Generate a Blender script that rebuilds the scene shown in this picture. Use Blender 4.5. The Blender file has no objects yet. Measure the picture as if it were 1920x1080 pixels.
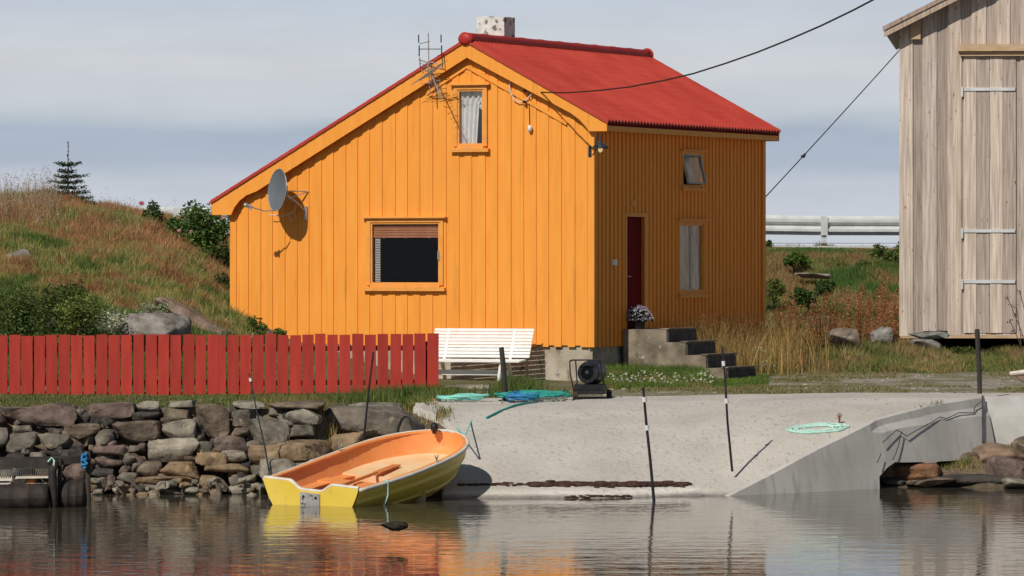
import bpy, math, random
import numpy as np
from mathutils import Vector, Matrix
random.seed(7); rng = np.random.default_rng(7)
SC = bpy.context.scene; COL = SC.collection
F_ = 9400.0; HZ = 490.0; CH = 3.36           # focal length in pixels, horizon row, eye height
PI = math.pi
def W(px, py, Y): return Vector(((px-960)*Y/F_, Y, CH-(py-HZ)*Y/F_))
def WX(px, Y): return (px-960)*Y/F_
def WZ(py, Y): return CH-(py-HZ)*Y/F_
def sm(x, a=0.0, b=1.0):
    t = np.clip((x-a)/(b-a), 0, 1); return t*t*(3-2*t)
# ---------------------------------------------------------------- numpy value noise
_T = rng.random((256, 256))
def vn(x, y):
    x = np.asarray(x, float); y = np.asarray(y, float)
    xi = np.floor(x).astype(int); yi = np.floor(y).astype(int)
    fx = x-xi; fy = y-yi; fx = fx*fx*(3-2*fx); fy = fy*fy*(3-2*fy)
    a = _T[xi & 255, yi & 255]; b = _T[(xi+1) & 255, yi & 255]; c = _T[xi & 255, (yi+1) & 255]; d = _T[(xi+1) & 255, (yi+1) & 255]
    return (a*(1-fx)+b*fx)*(1-fy)+(c*(1-fx)+d*fx)*fy
def fbm(x, y, o=4):
    s = 0; a = .5; k = 1.0; t = 0
    for i in range(o):
        s = s+a*vn(np.asarray(x)*k+17.3*i, np.asarray(y)*k+9.1*i); t += a; a *= .5; k *= 2.03
    return s/t
# ---------------------------------------------------------------- materials
def pm(name, c1, c2=None, scale=3.0, rough=.8, bump=0.0, bscale=30.0, stretch=(1, 1, 1), attr=False, metal=0.0,
       c3=None, s3=8.0, t3=.62, w3=.06, spec=.3, lo=.35, hi=.65, detail=6.0, sub=0.0, trans=False, emit=None, coat=0.0, st3=None):
    m = bpy.data.materials.new(name); m.use_nodes = True; nt = m.node_tree; N = nt.nodes; L = nt.links
    b = N['Principled BSDF']; out = N['Material Output']
    tc = N.new('ShaderNodeTexCoord'); mp = N.new('ShaderNodeMapping'); mp.inputs['Scale'].default_value = stretch
    L.new(tc.outputs['Object'], mp.inputs[0])
    n = N.new('ShaderNodeTexNoise'); n.inputs['Scale'].default_value = scale; n.inputs['Detail'].default_value = detail
    L.new(mp.outputs[0], n.inputs['Vector'])
    r = N.new('ShaderNodeValToRGB'); r.color_ramp.elements[0].position = lo; r.color_ramp.elements[1].position = hi
    r.color_ramp.elements[0].color = (*c1, 1); r.color_ramp.elements[1].color = (*(c2 or c1), 1)
    L.new(n.outputs['Fac'], r.inputs[0]); col = r.outputs['Color']
    if c3:
        mp3 = N.new('ShaderNodeMapping'); mp3.inputs['Scale'].default_value = st3 or stretch; L.new(tc.outputs['Object'], mp3.inputs[0])
        n3 = N.new('ShaderNodeTexNoise'); n3.inputs['Scale'].default_value = s3; n3.inputs['Detail'].default_value = 8
        L.new(mp3.outputs[0], n3.inputs['Vector'])
        mr = N.new('ShaderNodeMapRange'); mr.inputs['From Min'].default_value = t3; mr.inputs['From Max'].default_value = t3+w3
        L.new(n3.outputs['Fac'], mr.inputs['Value'])
        mx = N.new('ShaderNodeMix'); mx.data_type = 'RGBA'; L.new(mr.outputs[0], mx.inputs[0]); L.new(col, mx.inputs[6]); mx.inputs[7].default_value = (*c3, 1)
        col = mx.outputs[2]
    if attr:
        a = N.new('ShaderNodeAttribute'); a.attribute_name = 'Col'
        mx = N.new('ShaderNodeMix'); mx.data_type = 'RGBA'; mx.blend_type = 'MULTIPLY'; mx.inputs[0].default_value = 1
        L.new(col, mx.inputs[6]); L.new(a.outputs['Color'], mx.inputs[7]); col = mx.outputs[2]
    L.new(col, b.inputs['Base Color'])
    b.inputs['Roughness'].default_value = rough; b.inputs['Metallic'].default_value = metal
    b.inputs['Specular IOR Level'].default_value = spec
    if coat: b.inputs['Coat Weight'].default_value = coat
    if emit: b.inputs['Emission Color'].default_value = (*emit[:3], 1); b.inputs['Emission Strength'].default_value = emit[3]
    if bump:
        nb = N.new('ShaderNodeTexNoise'); nb.inputs['Scale'].default_value = bscale; nb.inputs['Detail'].default_value = 8
        L.new(mp.outputs[0], nb.inputs['Vector'])
        bp = N.new('ShaderNodeBump'); bp.inputs['Strength'].default_value = 1; bp.inputs['Distance'].default_value = bump
        L.new(nb.outputs['Fac'], bp.inputs['Height']); L.new(bp.outputs[0], b.inputs['Normal'])
    if trans:   # leaves let some light through
        tr = N.new('ShaderNodeBsdfTranslucent'); ms = N.new('ShaderNodeMixShader'); ms.inputs[0].default_value = .3
        L.new(col, tr.inputs['Color']); L.new(b.outputs[0], ms.inputs[1]); L.new(tr.outputs[0], ms.inputs[2]); L.new(ms.outputs[0], out.inputs['Surface'])
    return m
def glassmat(name, tint=(1, 1, 1), refl=.10):
    m = bpy.data.materials.new(name); m.use_nodes = True; nt = m.node_tree; N = nt.nodes; L = nt.links
    N.remove(N['Principled BSDF']); out = N['Material Output']
    t = N.new('ShaderNodeBsdfTransparent'); t.inputs[0].default_value = (*tint, 1)
    g = N.new('ShaderNodeBsdfGlossy'); g.inputs['Roughness'].default_value = .02
    f = N.new('ShaderNodeFresnel'); gm = N.new('ShaderNodeNewGeometry'); io = N.new('ShaderNodeMapRange'); io.inputs['To Min'].default_value = 1.5; io.inputs['To Max'].default_value = 1/1.5; L.new(gm.outputs['Backfacing'], io.inputs['Value']); L.new(io.outputs[0], f.inputs[0])
    ad = N.new('ShaderNodeMath'); ad.operation = 'ADD'; ad.inputs[1].default_value = refl-.04
    ms = N.new('ShaderNodeMixShader'); L.new(f.outputs[0], ad.inputs[0]); L.new(ad.outputs[0], ms.inputs[0])
    L.new(t.outputs[0], ms.inputs[1]); L.new(g.outputs[0], ms.inputs[2]); L.new(ms.outputs[0], out.inputs['Surface'])
    return m
M = {}
M['orange'] = pm('orange_paint', (.90, .335, .045), (.95, .375, .056), 1.3, .62, .0012, 60, (6, 6, .8), True, c3=(.70, .26, .035), s3=1.6, t3=.60, w3=.2, st3=(9, 9, .5))
M['orange_trim'] = pm('orange_trim_paint', (.82, .33, .06), (.88, .38, .08), 5, .6, .001, 40, c3=(.60, .34, .16), s3=9, t3=.63, w3=.08)
M['weathered_trim'] = pm('weathered_trim', (.60, .33, .14), (.82, .42, .16), 5, .7, .001, 40, c3=(.62, .45, .28), s3=6, t3=.55, w3=.08)
M['roof_red'] = pm('roof_red', (.43, .044, .030), (.53, .062, .040), 1.2, .6, .003, 45, c3=(.40, .045, .032), s3=7, t3=.6, w3=.15)
M['ridge_red'] = pm('ridge_red', (.42, .03, .025), (.5, .04, .03), 3, .5, .001, 40)
M['door_red'] = pm('door_red', (.14, .005, .006), (.17, .007, .008), 3, .8, spec=.1)
M['plaster'] = pm('chimney_plaster', (.62, .60, .55), (.78, .76, .71), 6, .9, .012, 14, c3=(.22, .18, .14), s3=7, t3=.57, w3=.05)
M['found'] = pm('foundation_concrete', (.34, .29, .22), (.50, .44, .35), 3, .9, .01, 18, c3=(.20, .17, .13), s3=5, t3=.60, w3=.08)
M['steps'] = pm('step_concrete', (.15, .12, .085), (.31, .255, .185), 4, .92, .012, 18, c3=(.62, .58, .48), s3=5, t3=.64, w3=.05)
M['riser'] = pm('riser_shade_tone', (.05, .045, .045), (.10, .09, .08), 6, .85, .01, 22)  # near-black tone paints shade onto risers turned away from the sun
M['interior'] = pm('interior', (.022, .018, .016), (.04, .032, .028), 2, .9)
M['glass'] = glassmat('window_glass')
M['glass_dark'] = glassmat('window_glass_dark', (.85, .82, .80), .02)
M['curtain'] = pm('curtain', (.86, .86, .84), (.95, .95, .93), 4, .9, trans=True)
M['curtain_drab'] = pm('drab_curtain', (.42, .40, .36), (.72, .69, .63), 5, .9, stretch=(6, 6, .6), trans=True)
M['blind'] = pm('blind_wood', (.46, .19, .10), (.56, .25, .13), 4, .6)
M['black'] = pm('black_plastic', (.014, .014, .016), (.03, .028, .03), 6, .45)
M['blackmetal'] = pm('black_metal', (.02, .02, .024), (.04, .038, .045), 6, .35, metal=.2)
M['lantern'] = pm('lantern_metal', (.035, .05, .055), (.07, .085, .09), 20, .5, metal=.5)
M['bulb'] = pm('bulb', (1, .8, .5), emit=(1, .72, .35, .7))
M['white'] = pm('white_paint', (.82, .81, .77), (.90, .89, .86), 5, .5, .001, 40)
M['whiteish'] = pm('white_plastic', (.75, .74, .7), None, 5, .4)
M['dish'] = pm('dish_grey', (.13, .15, .165), (.16, .18, .20), 3, .5)
M['zinc'] = pm('galvanised', (.58, .60, .59), (.72, .73, .72), 3, .5, metal=.15)
M['alu'] = pm('aluminium', (.45, .45, .46), (.6, .6, .6), 20, .4, metal=.6)
M['antenna'] = pm('antenna_metal', (.30, .26, .22), (.5, .46, .42), 20, .5, metal=.4)
M['fence'] = pm('fence_red', (.40, .036, .024), (.48, .048, .030), 2.5, .75, .001, 60, (4, 4, .7), attr=True, c3=(.36, .05, .035), s3=5, t3=.62, w3=.15)
M['fencedark'] = pm('fence_rail', (.20, .025, .018), (.26, .03, .02), 2.5, .8)
M['stone'] = pm('wall_stone', (.31, .28, .25), (1.02, 1.0, .95), 4.0, .92, .05, 8, attr=True, c3=(.95, .88, .74), s3=7, t3=.60, w3=.05, lo=.3, hi=.7)
M['concrete'] = pm('ramp_concrete', (.49, .45, .39), (.60, .55, .485), .9, .93, .018, 12, c3=(.44, .405, .355), s3=16, t3=.57, w3=.08, st3=(1, .35, 1), attr=True)
M['concrete_side'] = pm('ramp_side_concrete', (.50, .47, .42), (.62, .585, .53), 1.2, .9, .0025, 14, c3=(.46, .435, .39), s3=2.4, t3=.54, w3=.16, st3=(3, 3, .35))
M['ground'] = pm('ground_soil', (.62, .60, .58), (1.0, 1.0, 1.0), 6, .95, .04, 9, attr=True, c3=(.45, .42, .40), s3=14, t3=.58, w3=.06)
M['asphalt'] = pm('asphalt', (.05, .05, .052), (.07, .07, .07), 6, .9, .004, 60)
M['kerb'] = pm('kerb_concrete', (.52, .50, .46), (.62, .60, .56), 3, .9)
M['leaf'] = pm('foliage', (.75, .75, .75), (1.1, 1.1, 1.1), 3, .75, attr=True, trans=True, spec=.2)
M['blade'] = pm('grass_blades', (.8, .8, .8), (1.1, 1.1, 1.1), 1.5, .8, attr=True, trans=True, spec=.15)
M['petal'] = pm('petals', (.95, .95, .95), (1, 1, 1), 3, .7, attr=True, trans=True)
M['bark'] = pm('bark', (.09, .065, .045), (.15, .11, .08), 14, .9, .01, 40)
M['barnwood'] = pm('weathered_pine', (.66, .60, .55), (1.22, 1.17, 1.12), 3.0, .85, .003, 20, (8, 8, .35), attr=True, c3=(.42, .33, .26), s3=3.2, t3=.66, w3=.05, st3=(6, 6, 1.8), lo=.3, hi=.7)
M['barntrim'] = pm('new_pine', (.50, .34, .20), (.60, .43, .28), 3, .8, .002, 20, (1, 5, 5))
M['boat_yellow'] = pm('boat_yellow', (.88, .62, .075), (.94, .69, .11), 2.5, .38, .0006, 10, c3=(.66, .50, .14), s3=4, t3=.63, w3=.12, spec=.5)
M['boat_orange'] = pm('boat_orange', (.88, .31, .09), (.93, .37, .13), 3, .5, c3=(.62, .22, .07), s3=6, t3=.64, w3=.1)
M['boat_cream'] = pm('boat_faded_deck', (.86, .56, .28), (.92, .66, .38), 2.5, .6, .001, 30, c3=(.85, .48, .20), s3=4, t3=.58, w3=.15)
M['boat_rim'] = pm('boat_rim', (.62, .57, .47), (.78, .73, .62), 5, .5)
M['boat_plate'] = pm('boat_plate', (.32, .31, .29), (.46, .45, .42), 10, .7, c3=(.14, .12, .10), s3=14, t3=.6, w3=.05)
M['oar'] = pm('oar_wood', (.62, .20, .06), (.70, .26, .08), 6, .6)
M['rope_teal'] = pm('teal_rope', (.22, .62, .52), (.33, .74, .63), 30, .8)
M['rope_green'] = pm('green_rope', (.03, .25, .20), (.05, .40, .33), 30, .8)
M['rope_blue'] = pm('blue_rope', (.03, .17, .38), (.05, .28, .52), 30, .8)
M['rope_pale'] = pm('pale_green_rope', (.42, .66, .55), (.55, .78, .68), 30, .8)
M['cable'] = pm('black_cable', (.015, .015, .016), None, 5, .6)
M['cable_white'] = pm('white_cable', (.7, .68, .64), None, 5, .6)
M['rust'] = pm('rust', (.16, .05, .02), (.30, .11, .04), 12, .9)
M['seaweed'] = pm('seaweed', (.035, .018, .012), (.10, .045, .025), 9, .7, .01, 30)
M['rubber'] = pm('old_rubber', (.022, .018, .016), (.05, .035, .028), 6, .7, .006, 20)
M['darkwood'] = pm('dark_wood', (.03, .028, .026), (.07, .055, .042), 5, .85, .004, 30, (1, 1, .2))
M['hullwood'] = pm('grey_hull', (.30, .20, .14), (.40, .28, .21), 5, .8, .002, 30)
M['pot'] = pm('flower_pot', (.02, .02, .022), None, 5, .6)
M['lichen'] = pm('lichen_twigs', (.42, .44, .34), (.60, .60, .50), 6, .9, attr=True, trans=True)
# ---------------------------------------------------------------- mesh builder
class MB:
    def __init__(s): s.v = []; s.f = []; s.c = []; s.col = (1, 1, 1)
    def add(s, vs, fs, col=None):
        n = len(s.v); s.v += [tuple(p) for p in vs]; s.f += [tuple(i+n for i in f) for f in fs]; s.c += [col or s.col]*len(vs); return s
    def box(s, a, b, col=None):
        x0, y0, z0 = a; x1, y1, z1 = b
        return s.add([(x0, y0, z0), (x1, y0, z0), (x1, y1, z0), (x0, y1, z0), (x0, y0, z1), (x1, y0, z1), (x1, y1, z1), (x0, y1, z1)],
                     [(0, 3, 2, 1), (4, 5, 6, 7), (0, 1, 5, 4), (1, 2, 6, 5), (2, 3, 7, 6), (3, 0, 4, 7)], col)
    def beam(s, p, q, w, h, up=(0, 0, 1), col=None):
        p = Vector(p); q = Vector(q); d = (q-p).normalized(); u = Vector(up); r = d.cross(u)
        if r.length < 1e-4: r = d.cross(Vector((1, 0, 0)))
        r.normalize(); u = r.cross(d).normalized(); vs = []
        for e in (p, q):
            for a, b in ((-1, -1), (1, -1), (1, 1), (-1, 1)): vs.append(e+r*(a*w/2)+u*(b*h/2))
        return s.add(vs, [(0, 1, 2, 3), (7, 6, 5, 4), (0, 4, 5, 1), (1, 5, 6, 2), (2, 6, 7, 3), (3, 7, 4, 0)], col)
    def tube(s, pts, r, n=6, col=None, cap=True):
        pts = [Vector(p) for p in pts]; rs = r if isinstance(r, (list, tuple)) else [r]*len(pts)
        vs = []; fs = []; ref = None
        for i, p in enumerate(pts):
            d = (pts[min(i+1, len(pts)-1)]-pts[max(i-1, 0)])
            d = d.normalized() if d.length > 1e-9 else Vector((0, 0, 1))
            if ref is None: ref = Vector((0, 0, 1)) if abs(d.z) < .9 else Vector((1, 0, 0))
            a = d.cross(ref)
            if a.length < 1e-3: a = d.cross(Vector((0, 1, 0)))
            a.normalize(); b = d.cross(a).normalized(); ref = -b
            for k in range(n):
                t = 2*PI*k/n; vs.append(p+a*(math.cos(t)*rs[i])+b*(math.sin(t)*rs[i]))
        for i in range(len(pts)-1):
            for k in range(n):
                k2 = (k+1) % n; fs.append((i*n+k, i*n+k2, (i+1)*n+k2, (i+1)*n+k))
        if cap: fs.append(tuple(range(n-1, -1, -1))); fs.append(tuple((len(pts)-1)*n+k for k in range(n)))
        return s.add(vs, fs, col)
    def prism(s, poly, a, b, fn, col=None):      # poly of (u,v), extruded from w=a to w=b, fn(u,v,w)
        n = len(poly); vs = [fn(u, v, a) for u, v in poly]+[fn(u, v, b) for u, v in poly]
        fs = [tuple(range(n)), tuple(range(2*n-1, n-1, -1))]+[(i, i+n, (i+1) % n+n, (i+1) % n) for i in range(n)]
        return s.add(vs, fs, col)
    def grid(s, P, col=None, closeu=False):      # P[i][j]
        ni = len(P); nj = len(P[0]); vs = [p for r in P for p in r]; fs = []
        for i in range(ni-1):
            for j in range(nj-1): fs.append((i*nj+j, i*nj+j+1, (i+1)*nj+j+1, (i+1)*nj+j))
        return s.add(vs, fs, col)
    def ball(s, c, r, n=8, m=6, col=None):
        r = r if hasattr(r, '__len__') else (r, r, r); P = []
        for i in range(m+1):
            t = PI*i/m; P.append([(c[0]+r[0]*math.sin(t)*math.cos(2*PI*j/n), c[1]+r[1]*math.sin(t)*math.sin(2*PI*j/n), c[2]+r[2]*math.cos(t)) for j in range(n+1)])
        return s.grid(P, col)
    def build(s, name, mat, parent=None, space=None, smooth=False, recalc=True):
        me = bpy.data.meshes.new(name); A = np.array(s.v, dtype=float).reshape(-1, 3)
        Mx = (space or Matrix.Identity(4)); o = bpy.data.objects.new(name, me)
        if parent is not None: Mx = WM[parent.name].inverted() @ Mx; o.parent = parent
        R = np.array(Mx)[:3]; A = A @ R[:, :3].T+R[:, 3]
        org = Vector((0, 0, 0))
        if parent is None:
            lo = A.min(0); hi = A.max(0); org = Vector(((lo[0]+hi[0])/2, (lo[1]+hi[1])/2, lo[2])); A = A-np.array(org)
        me.from_pydata(A.tolist(), [], s.f)
        ca = me.color_attributes.new('Col', 'FLOAT_COLOR', 'POINT'); cc = np.ones((len(A), 4), np.float32); cc[:, :3] = np.array(s.c); ca.data.foreach_set('color', cc.ravel())
        if recalc:
            import bmesh
            bm = bmesh.new(); bm.from_mesh(me); bmesh.ops.recalc_face_normals(bm, faces=bm.faces); bm.to_mesh(me); bm.free()
        if smooth: me.polygons.foreach_set('use_smooth', [True]*len(me.polygons))
        me.materials.append(M[mat]); COL.objects.link(o); o.location = org; WM[o.name] = Matrix.Translation(org) if parent is None else WM[parent.name]
        return o
WM = {}
def tag(o, label=None, cat=None, group=None, kind=None):
    if label: o['label'] = label
    if cat: o['category'] = cat
    if group: o['group'] = group
    if kind: o['kind'] = kind
    return o
def thing(name, label, cat, loc=(0, 0, 0), rz=0, group=None, mat=None):
    o = bpy.data.objects.new(name, None); COL.objects.link(o); o.empty_display_size = .3
    m = mat or (Matrix.Translation(Vector(loc)) @ Matrix.Rotation(rz, 4, 'Z')); o.matrix_world = m; WM[o.name] = m
    o.location = m.to_translation(); o.rotation_euler = m.to_euler()
    return tag(o, label, cat, group)
def fast(name, V, T, C, mat, parent=None):      # big triangle mesh from numpy; C per vertex
    me = bpy.data.meshes.new(name); o = bpy.data.objects.new(name, me); org = np.zeros(3)
    if parent is not None:
        o.parent = parent; R = np.array(WM[parent.name].inverted())[:3]; V = V @ R[:, :3].T+R[:, 3]
    else: org = np.array([(V[:, 0].min()+V[:, 0].max())/2, (V[:, 1].min()+V[:, 1].max())/2, V[:, 2].min()]); V = V-org
    me.vertices.add(len(V)); me.vertices.foreach_set('co', V.astype(np.float32).ravel())
    me.loops.add(T.size); me.loops.foreach_set('vertex_index', T.astype(np.int32).ravel())
    me.polygons.add(len(T)); me.polygons.foreach_set('loop_start', np.arange(0, T.size, 3, dtype=np.int32)); me.polygons.foreach_set('loop_total', np.full(len(T), 3, np.int32))
    me.update(calc_edges=True)
    ca = me.color_attributes.new('Col', 'FLOAT_COLOR', 'POINT'); cc = np.ones((len(V), 4), np.float32); cc[:, :3] = C; ca.data.foreach_set('color', cc.ravel())
    me.materials.append(M[mat]); COL.objects.link(o); o.location = org; WM[o.name] = Matrix.Translation(Vector(org)) if parent is None else WM[parent.name]
    return o
def blades(P, h, w, C, lean=.35, curve=.4):     # P (n,3) roots, h (n) heights, w widths, C (n,3)
    n = len(P); a = rng.random(n)*2*PI; ld = rng.random(n)*2*PI; L = rng.random(n)*lean
    wd = np.stack([np.cos(a), np.sin(a)*.5, 0*a], 1)*(w/2)[:, None]
    dr = np.stack([np.cos(ld)*L, np.sin(ld)*L, np.ones(n)], 1)
    m = P+dr*(h*.55)[:, None]; t = P+dr*h[:, None]+np.stack([np.cos(ld), np.sin(ld), -.35*np.ones(n)], 1)*(h*curve*L)[:, None]
    V = np.stack([P-wd, P+wd, m-wd*.75, m+wd*.75, t], 1).reshape(-1, 3)
    b = np.arange(n)[:, None, None]*5; T = (b+np.array([[0, 1, 3], [0, 3, 2], [2, 3, 4]])[None]).reshape(-1, 3)
    return V, T, np.repeat(C, 5, 0)
def leaves(P, s, C, flat=.3):                  # leaf rhombs at P
    n = len(P); d = rng.normal(size=(n, 3)); d[:, 2] = d[:, 2]*.6; d /= np.linalg.norm(d, axis=1)[:, None]
    e = np.cross(d, rng.normal(size=(n, 3))); e /= np.linalg.norm(e, axis=1)[:, None]
    s = s[:, None]; V = np.stack([P-d*s, P+e*s*.45, P+d*s, P-e*s*.45], 1).reshape(-1, 3)
    b = np.arange(n)[:, None, None]*4; T = (b+np.array([[0, 1, 2], [0, 2, 3]])[None]).reshape(-1, 3)
    return V, T, np.repeat(C, 4, 0)
def cat(*parts):
    V = []; T = []; C = []; n = 0
    for v, t, c in parts: V.append(v); T.append(t+n); C.append(c); n += len(v)
    return np.concatenate(V), np.concatenate(T), np.concatenate(C)
def cvar(cols, n, j=.18):                       # random pick from palette with jitter
    cols = np.array(cols); c = cols[rng.integers(0, len(cols), n)]; return c*(1+rng.normal(0, j, (n, 1)))*(1+rng.normal(0, .06, (n, 3)))
# ---------------------------------------------------------------- terrain
def xedge(Y): return 3.06+.892*np.maximum(Y-71.8, 0)        # right edge of the slipway
def yard(X, Y):
    z = 1.2+.1*sm(X, -1.5, 6.5)
    z = z-(z-1.12)*sm(Y, 80, 90)
    return z+.14*sm(Y, 96, 106)*sm(X, 3, 7)
_px = np.array([-40, -11.2, -8.7, -7.6, -6.3, -5.5, -4.5, -3.6, -2.6, -1.5]); _pa = np.array([3.5, 3.45, 3.2, 2.95, 2.45, 1.9, 1.25, .75, .3, 0])
def G(X, Y):
    X = np.asarray(X, float); Y = np.asarray(Y, float)
    y = yard(X, Y)
    A = np.interp(X, _px, _pa)
    u = np.clip((Y-83.2)/(108-83.2), 0, 1)
    hill = A*u**.75*(1-.0*u); crest = 1.15+hill
    back = sm(Y, 108, 122)
    road = 3.73+.12*np.clip(-X/10, -1, 1)
    z = np.where(A > 0.01, np.maximum(y, 1.15+hill), y)
    z = np.where(Y > 108, z*(1-back)+road*back, z)
    bump = (fbm(X*.6, Y*.6)-.5)*.5+(fbm(X*2.2, Y*2.2, 3)-.5)*.14
    z = z+bump*np.clip(A, 0, 1)*sm(Y, 84, 88)*(1-sm(Y, 116, 121))+bump*.7*sm(Y, 106, 111)*(1-sm(Y, 116, 121))
    z = z+(fbm(X*1.5, Y*1.5, 3)-.5)*.06*(1-sm(Y, 100, 110))
    # shore
    sea = -.9
    left = sm(Y, 72.75, 73.5); midl = np.clip((Y-70.6)/6.2, 0, 1)**.8
    kl = sm(X, -2.9, -2.3)
    f = left*(1-kl)+midl*kl
    ramp_u = np.interp(Y-.8*np.clip((74.4-Y)/2.6, 0, 1)*sm(X, 1, 3.06), [60, 70, 71, 74.4, 76.4, 78], [-.9, -.45, -.15, .85, 1.1, 1.12])
    zr = np.where(Y < 78, ramp_u, z-.0)
    xe = xedge(np.minimum(Y, 76.4)); inr = (X > -1.2-(Y-71)*.1)
    zs = sea+(z-sea)*f
    rocky = np.interp(Y, [60, 73.6, 74.5, 76.5, 76.75, 90], [-.9, -.4, .03, .55, 1.2, 1.3])+(fbm(X*2, Y*2, 3)-.5)*.3*(Y < 76.4)*(Y > 73.4)
    zright = np.where(Y < 76.75, rocky, z)
    o = np.where(inr, zr, zs); o = np.where(X > xe-.12, np.where(Y < 76.4, np.minimum(zright, 9), np.where(Y < 76.75, rocky, z)), o)
    o = np.where((Y > 76.75) & (X > -1.2-(Y-71)*.1) & (Y < 78.3), z-.12, o)
    far = sm(Y, 131, 150); o = o*(1-far)+(-1.5)*far
    return o
def pix(X, Y, Z): return 960+X/Y*F_, HZ+(CH-Z)/Y*F_
def gravelmask(X, Y):                           # 1 where bare ground
    n = fbm(X*.9+5, Y*.5+3)
    m = sm(n, .40, .52)*sm(X, 2.8, 4.5)*sm(Y, 77, 78)*(1-sm(Y, 96+X*.0, 101))
    return m
def hillcol(px, py, n):
    """palette index on the hillside from where the ground lies"""
    return None
xs = np.concatenate([[-900, -500, -250, -120, -70, -45, -32, -25, -20, -17], np.arange(-15, 15.01, .16), [17, 20, 25, 32, 45, 70, 120, 250, 500, 900]])
ys = np.concatenate([[-200, -50, 20, 50, 60, 66], np.arange(69, 90, .16), np.arange(90, 132, .3), [134, 137, 140, 145, 150, 170, 250, 500, 2500]])
XX, YY = np.meshgrid(xs, ys); ZZ = G(XX, YY); ni, nj = XX.shape
V = np.stack([XX, YY, ZZ], -1).reshape(-1, 3); ii = (np.arange(ni-1)[:, None]*nj+np.arange(nj-1)[None]).ravel()
T = np.concatenate([np.stack([ii, ii+1, ii+nj+1], 1), np.stack([ii, ii+nj+1, ii+nj], 1)])
gcol = np.tile(np.array([.19, .17, .09]), (len(V), 1)); X_, Y_ = V[:, 0], V[:, 1]
def mixc(c, m, k): return c*(1-m[:, None])+np.array(k)*m[:, None]
gcol = mixc(gcol, sm(fbm(X_*.8, Y_*.8), .4, .6), (.12, .14, .05))
gcol = mixc(gcol, sm(X_, .5, 2.5)*sm(Y_, 76, 77)*(1-sm(Y_, 97, 101)), (.40, .35, .29))
gcol = mixc(gcol, sm(fbm(X_*.7, Y_*.35+3), .5, .6)*sm(X_, .5, 2.5)*sm(Y_, 76, 77)*(1-sm(Y_, 97, 101)), (.24, .23, .12))
gcol = mixc(gcol, (1-sm(Y_, 76.2, 77))*1.0, (.20, .15, .10))
gcol = mixc(gcol, (Y_ > 60)*(1-sm(V[:, 2], -.05, .12)), (.07, .06, .04))
g = fast('ground', V, T, gcol, 'ground'); tag(g, kind='structure'); g.data.polygons.foreach_set('use_smooth', [True]*len(g.data.polygons))
# ---------------------------------------------------------------- house
TH = math.radians(25); HB = 1.1
MH = Matrix.Translation((1.53, 94, 0)) @ Matrix.Rotation(-TH, 4, 'Z'); MHi = MH.inverted()
def hp(px, py, ax, val):
    o = MHi @ Vector((0, 0, CH)); d = MHi.to_3x3() @ Vector(((px-960)/F_, 1, -(py-HZ)/F_))
    return o+d*((val-o[ax])/d[ax])
house = thing('wooden_house', 'orange two storey board house with red tiled roof beside the slipway', 'house', mat=Matrix.Translation((1.53, 94, HB)) @ Matrix.Rotation(-TH, 4, 'Z'))
OV = -.17                                       # verge overhang in local y
tl = hp(395, 376, 1, OV); ta = hp(873, 72, 1, OV); tr_ = hp(1138, 224, 1, OV)
XR_ = ta.x
def roofz(x): return ta.z+(ta.z-tl.z)/(ta.x-tl.x)*(x-ta.x) if x < ta.x else ta.z+(tr_.z-ta.z)/(tr_.x-ta.x)*(x-ta.x)
WL = hp(432, 500, 1, 0).x; DD = hp(1430, 500, 0, 0).y; ZB = WZ(648, 94)
FG = lambda u, v, w: (u, -w, v)                # gable wall frame
FS = lambda u, v, w: (w, u, v)                 # side wall frame
def boards(u0, u1, zb, top, holes, Fm, pitch=.27, raised=.145, th=.020, back=-.12, name='wall', off=0.0, jag=True):
    ed = set([u0, u1]); rl = []
    k = u0+off-pitch
    while k < u1:
        a, b = max(k, u0), min(k+raised, u1)
        if b > a: rl.append((a, b)); ed |= {a, b}
        k += pitch*(1+random.uniform(-.06, .06))
    for h in holes: ed |= {h[0], h[1]}
    kinks = [XR_] if Fm is FG else []
    for q in kinks:
        if u0 < q < u1: ed.add(q)
    ed = sorted(ed); mb = MB(); bcol = [(q_, q_*random.uniform(.99, 1.01), q_) for q_ in [random.uniform(.975, 1.015) for _ in range(97)]]
    for a, b in zip(ed[:-1], ed[1:]):
        if b-a < 1e-5: continue
        m = (a+b)/2; rz = any(r[0] <= m <= r[1] for r in rl); w = th if rz else 0.0
        segs = [(zb-(0.02 if rz and jag else 0), None)]
        cuts = sorted([(h[2], h[3]) for h in holes if h[0] <= m <= h[1]])
        iv = []; cur = zb-(.03 if rz and jag else 0)
        for c0, c1 in cuts: iv.append((cur, cur, c0, c0)); cur = c1
        iv.append((cur, cur, top(a), top(b)))
        for z0, z1, z2, z3 in iv:
            mb.prism([(a, z0), (b, z1), (b, z3), (a, z2)], back, w, Fm, bcol[int(m*50)//7 % 97])
    return mb
def rect(p, q, Fm, ax):                         # pixel box -> u0,u1,z0,z1 on wall plane
    a = hp(p[0], p[1], ax, 0); b = hp(q[0], q[1], ax, 0); ua, ub = (a.x, b.x) if ax == 1 else (a.y, b.y)
    return [min(ua, ub), max(ua, ub), min(a.z, b.z), max(a.z, b.z)]
gw_low = rect((696, 417), (826, 533), FG, 1); gw_up = rect((859, 168), (908, 272), FG, 1)
sw_up = rect((1277, 289), (1310, 347), FS, 0); sw_low = rect((1271, 419), (1316, 546), FS, 0); dr = rect((1172, 406), (1205, 616), FS, 0)
rfl = lambda x: roofz(x)-.13
boards(WL, 0, ZB, rfl, [gw_low, gw_up], FG, name='gable').build('gable_wall', 'orange', house, MH)
boards(.0, DD, ZB, lambda u: roofz(0)-.13, [sw_up, sw_low, dr], FS, th=.032, pitch=.185, raised=.105).build('side_wall', 'orange', house, MH)
mb = MB()
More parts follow.
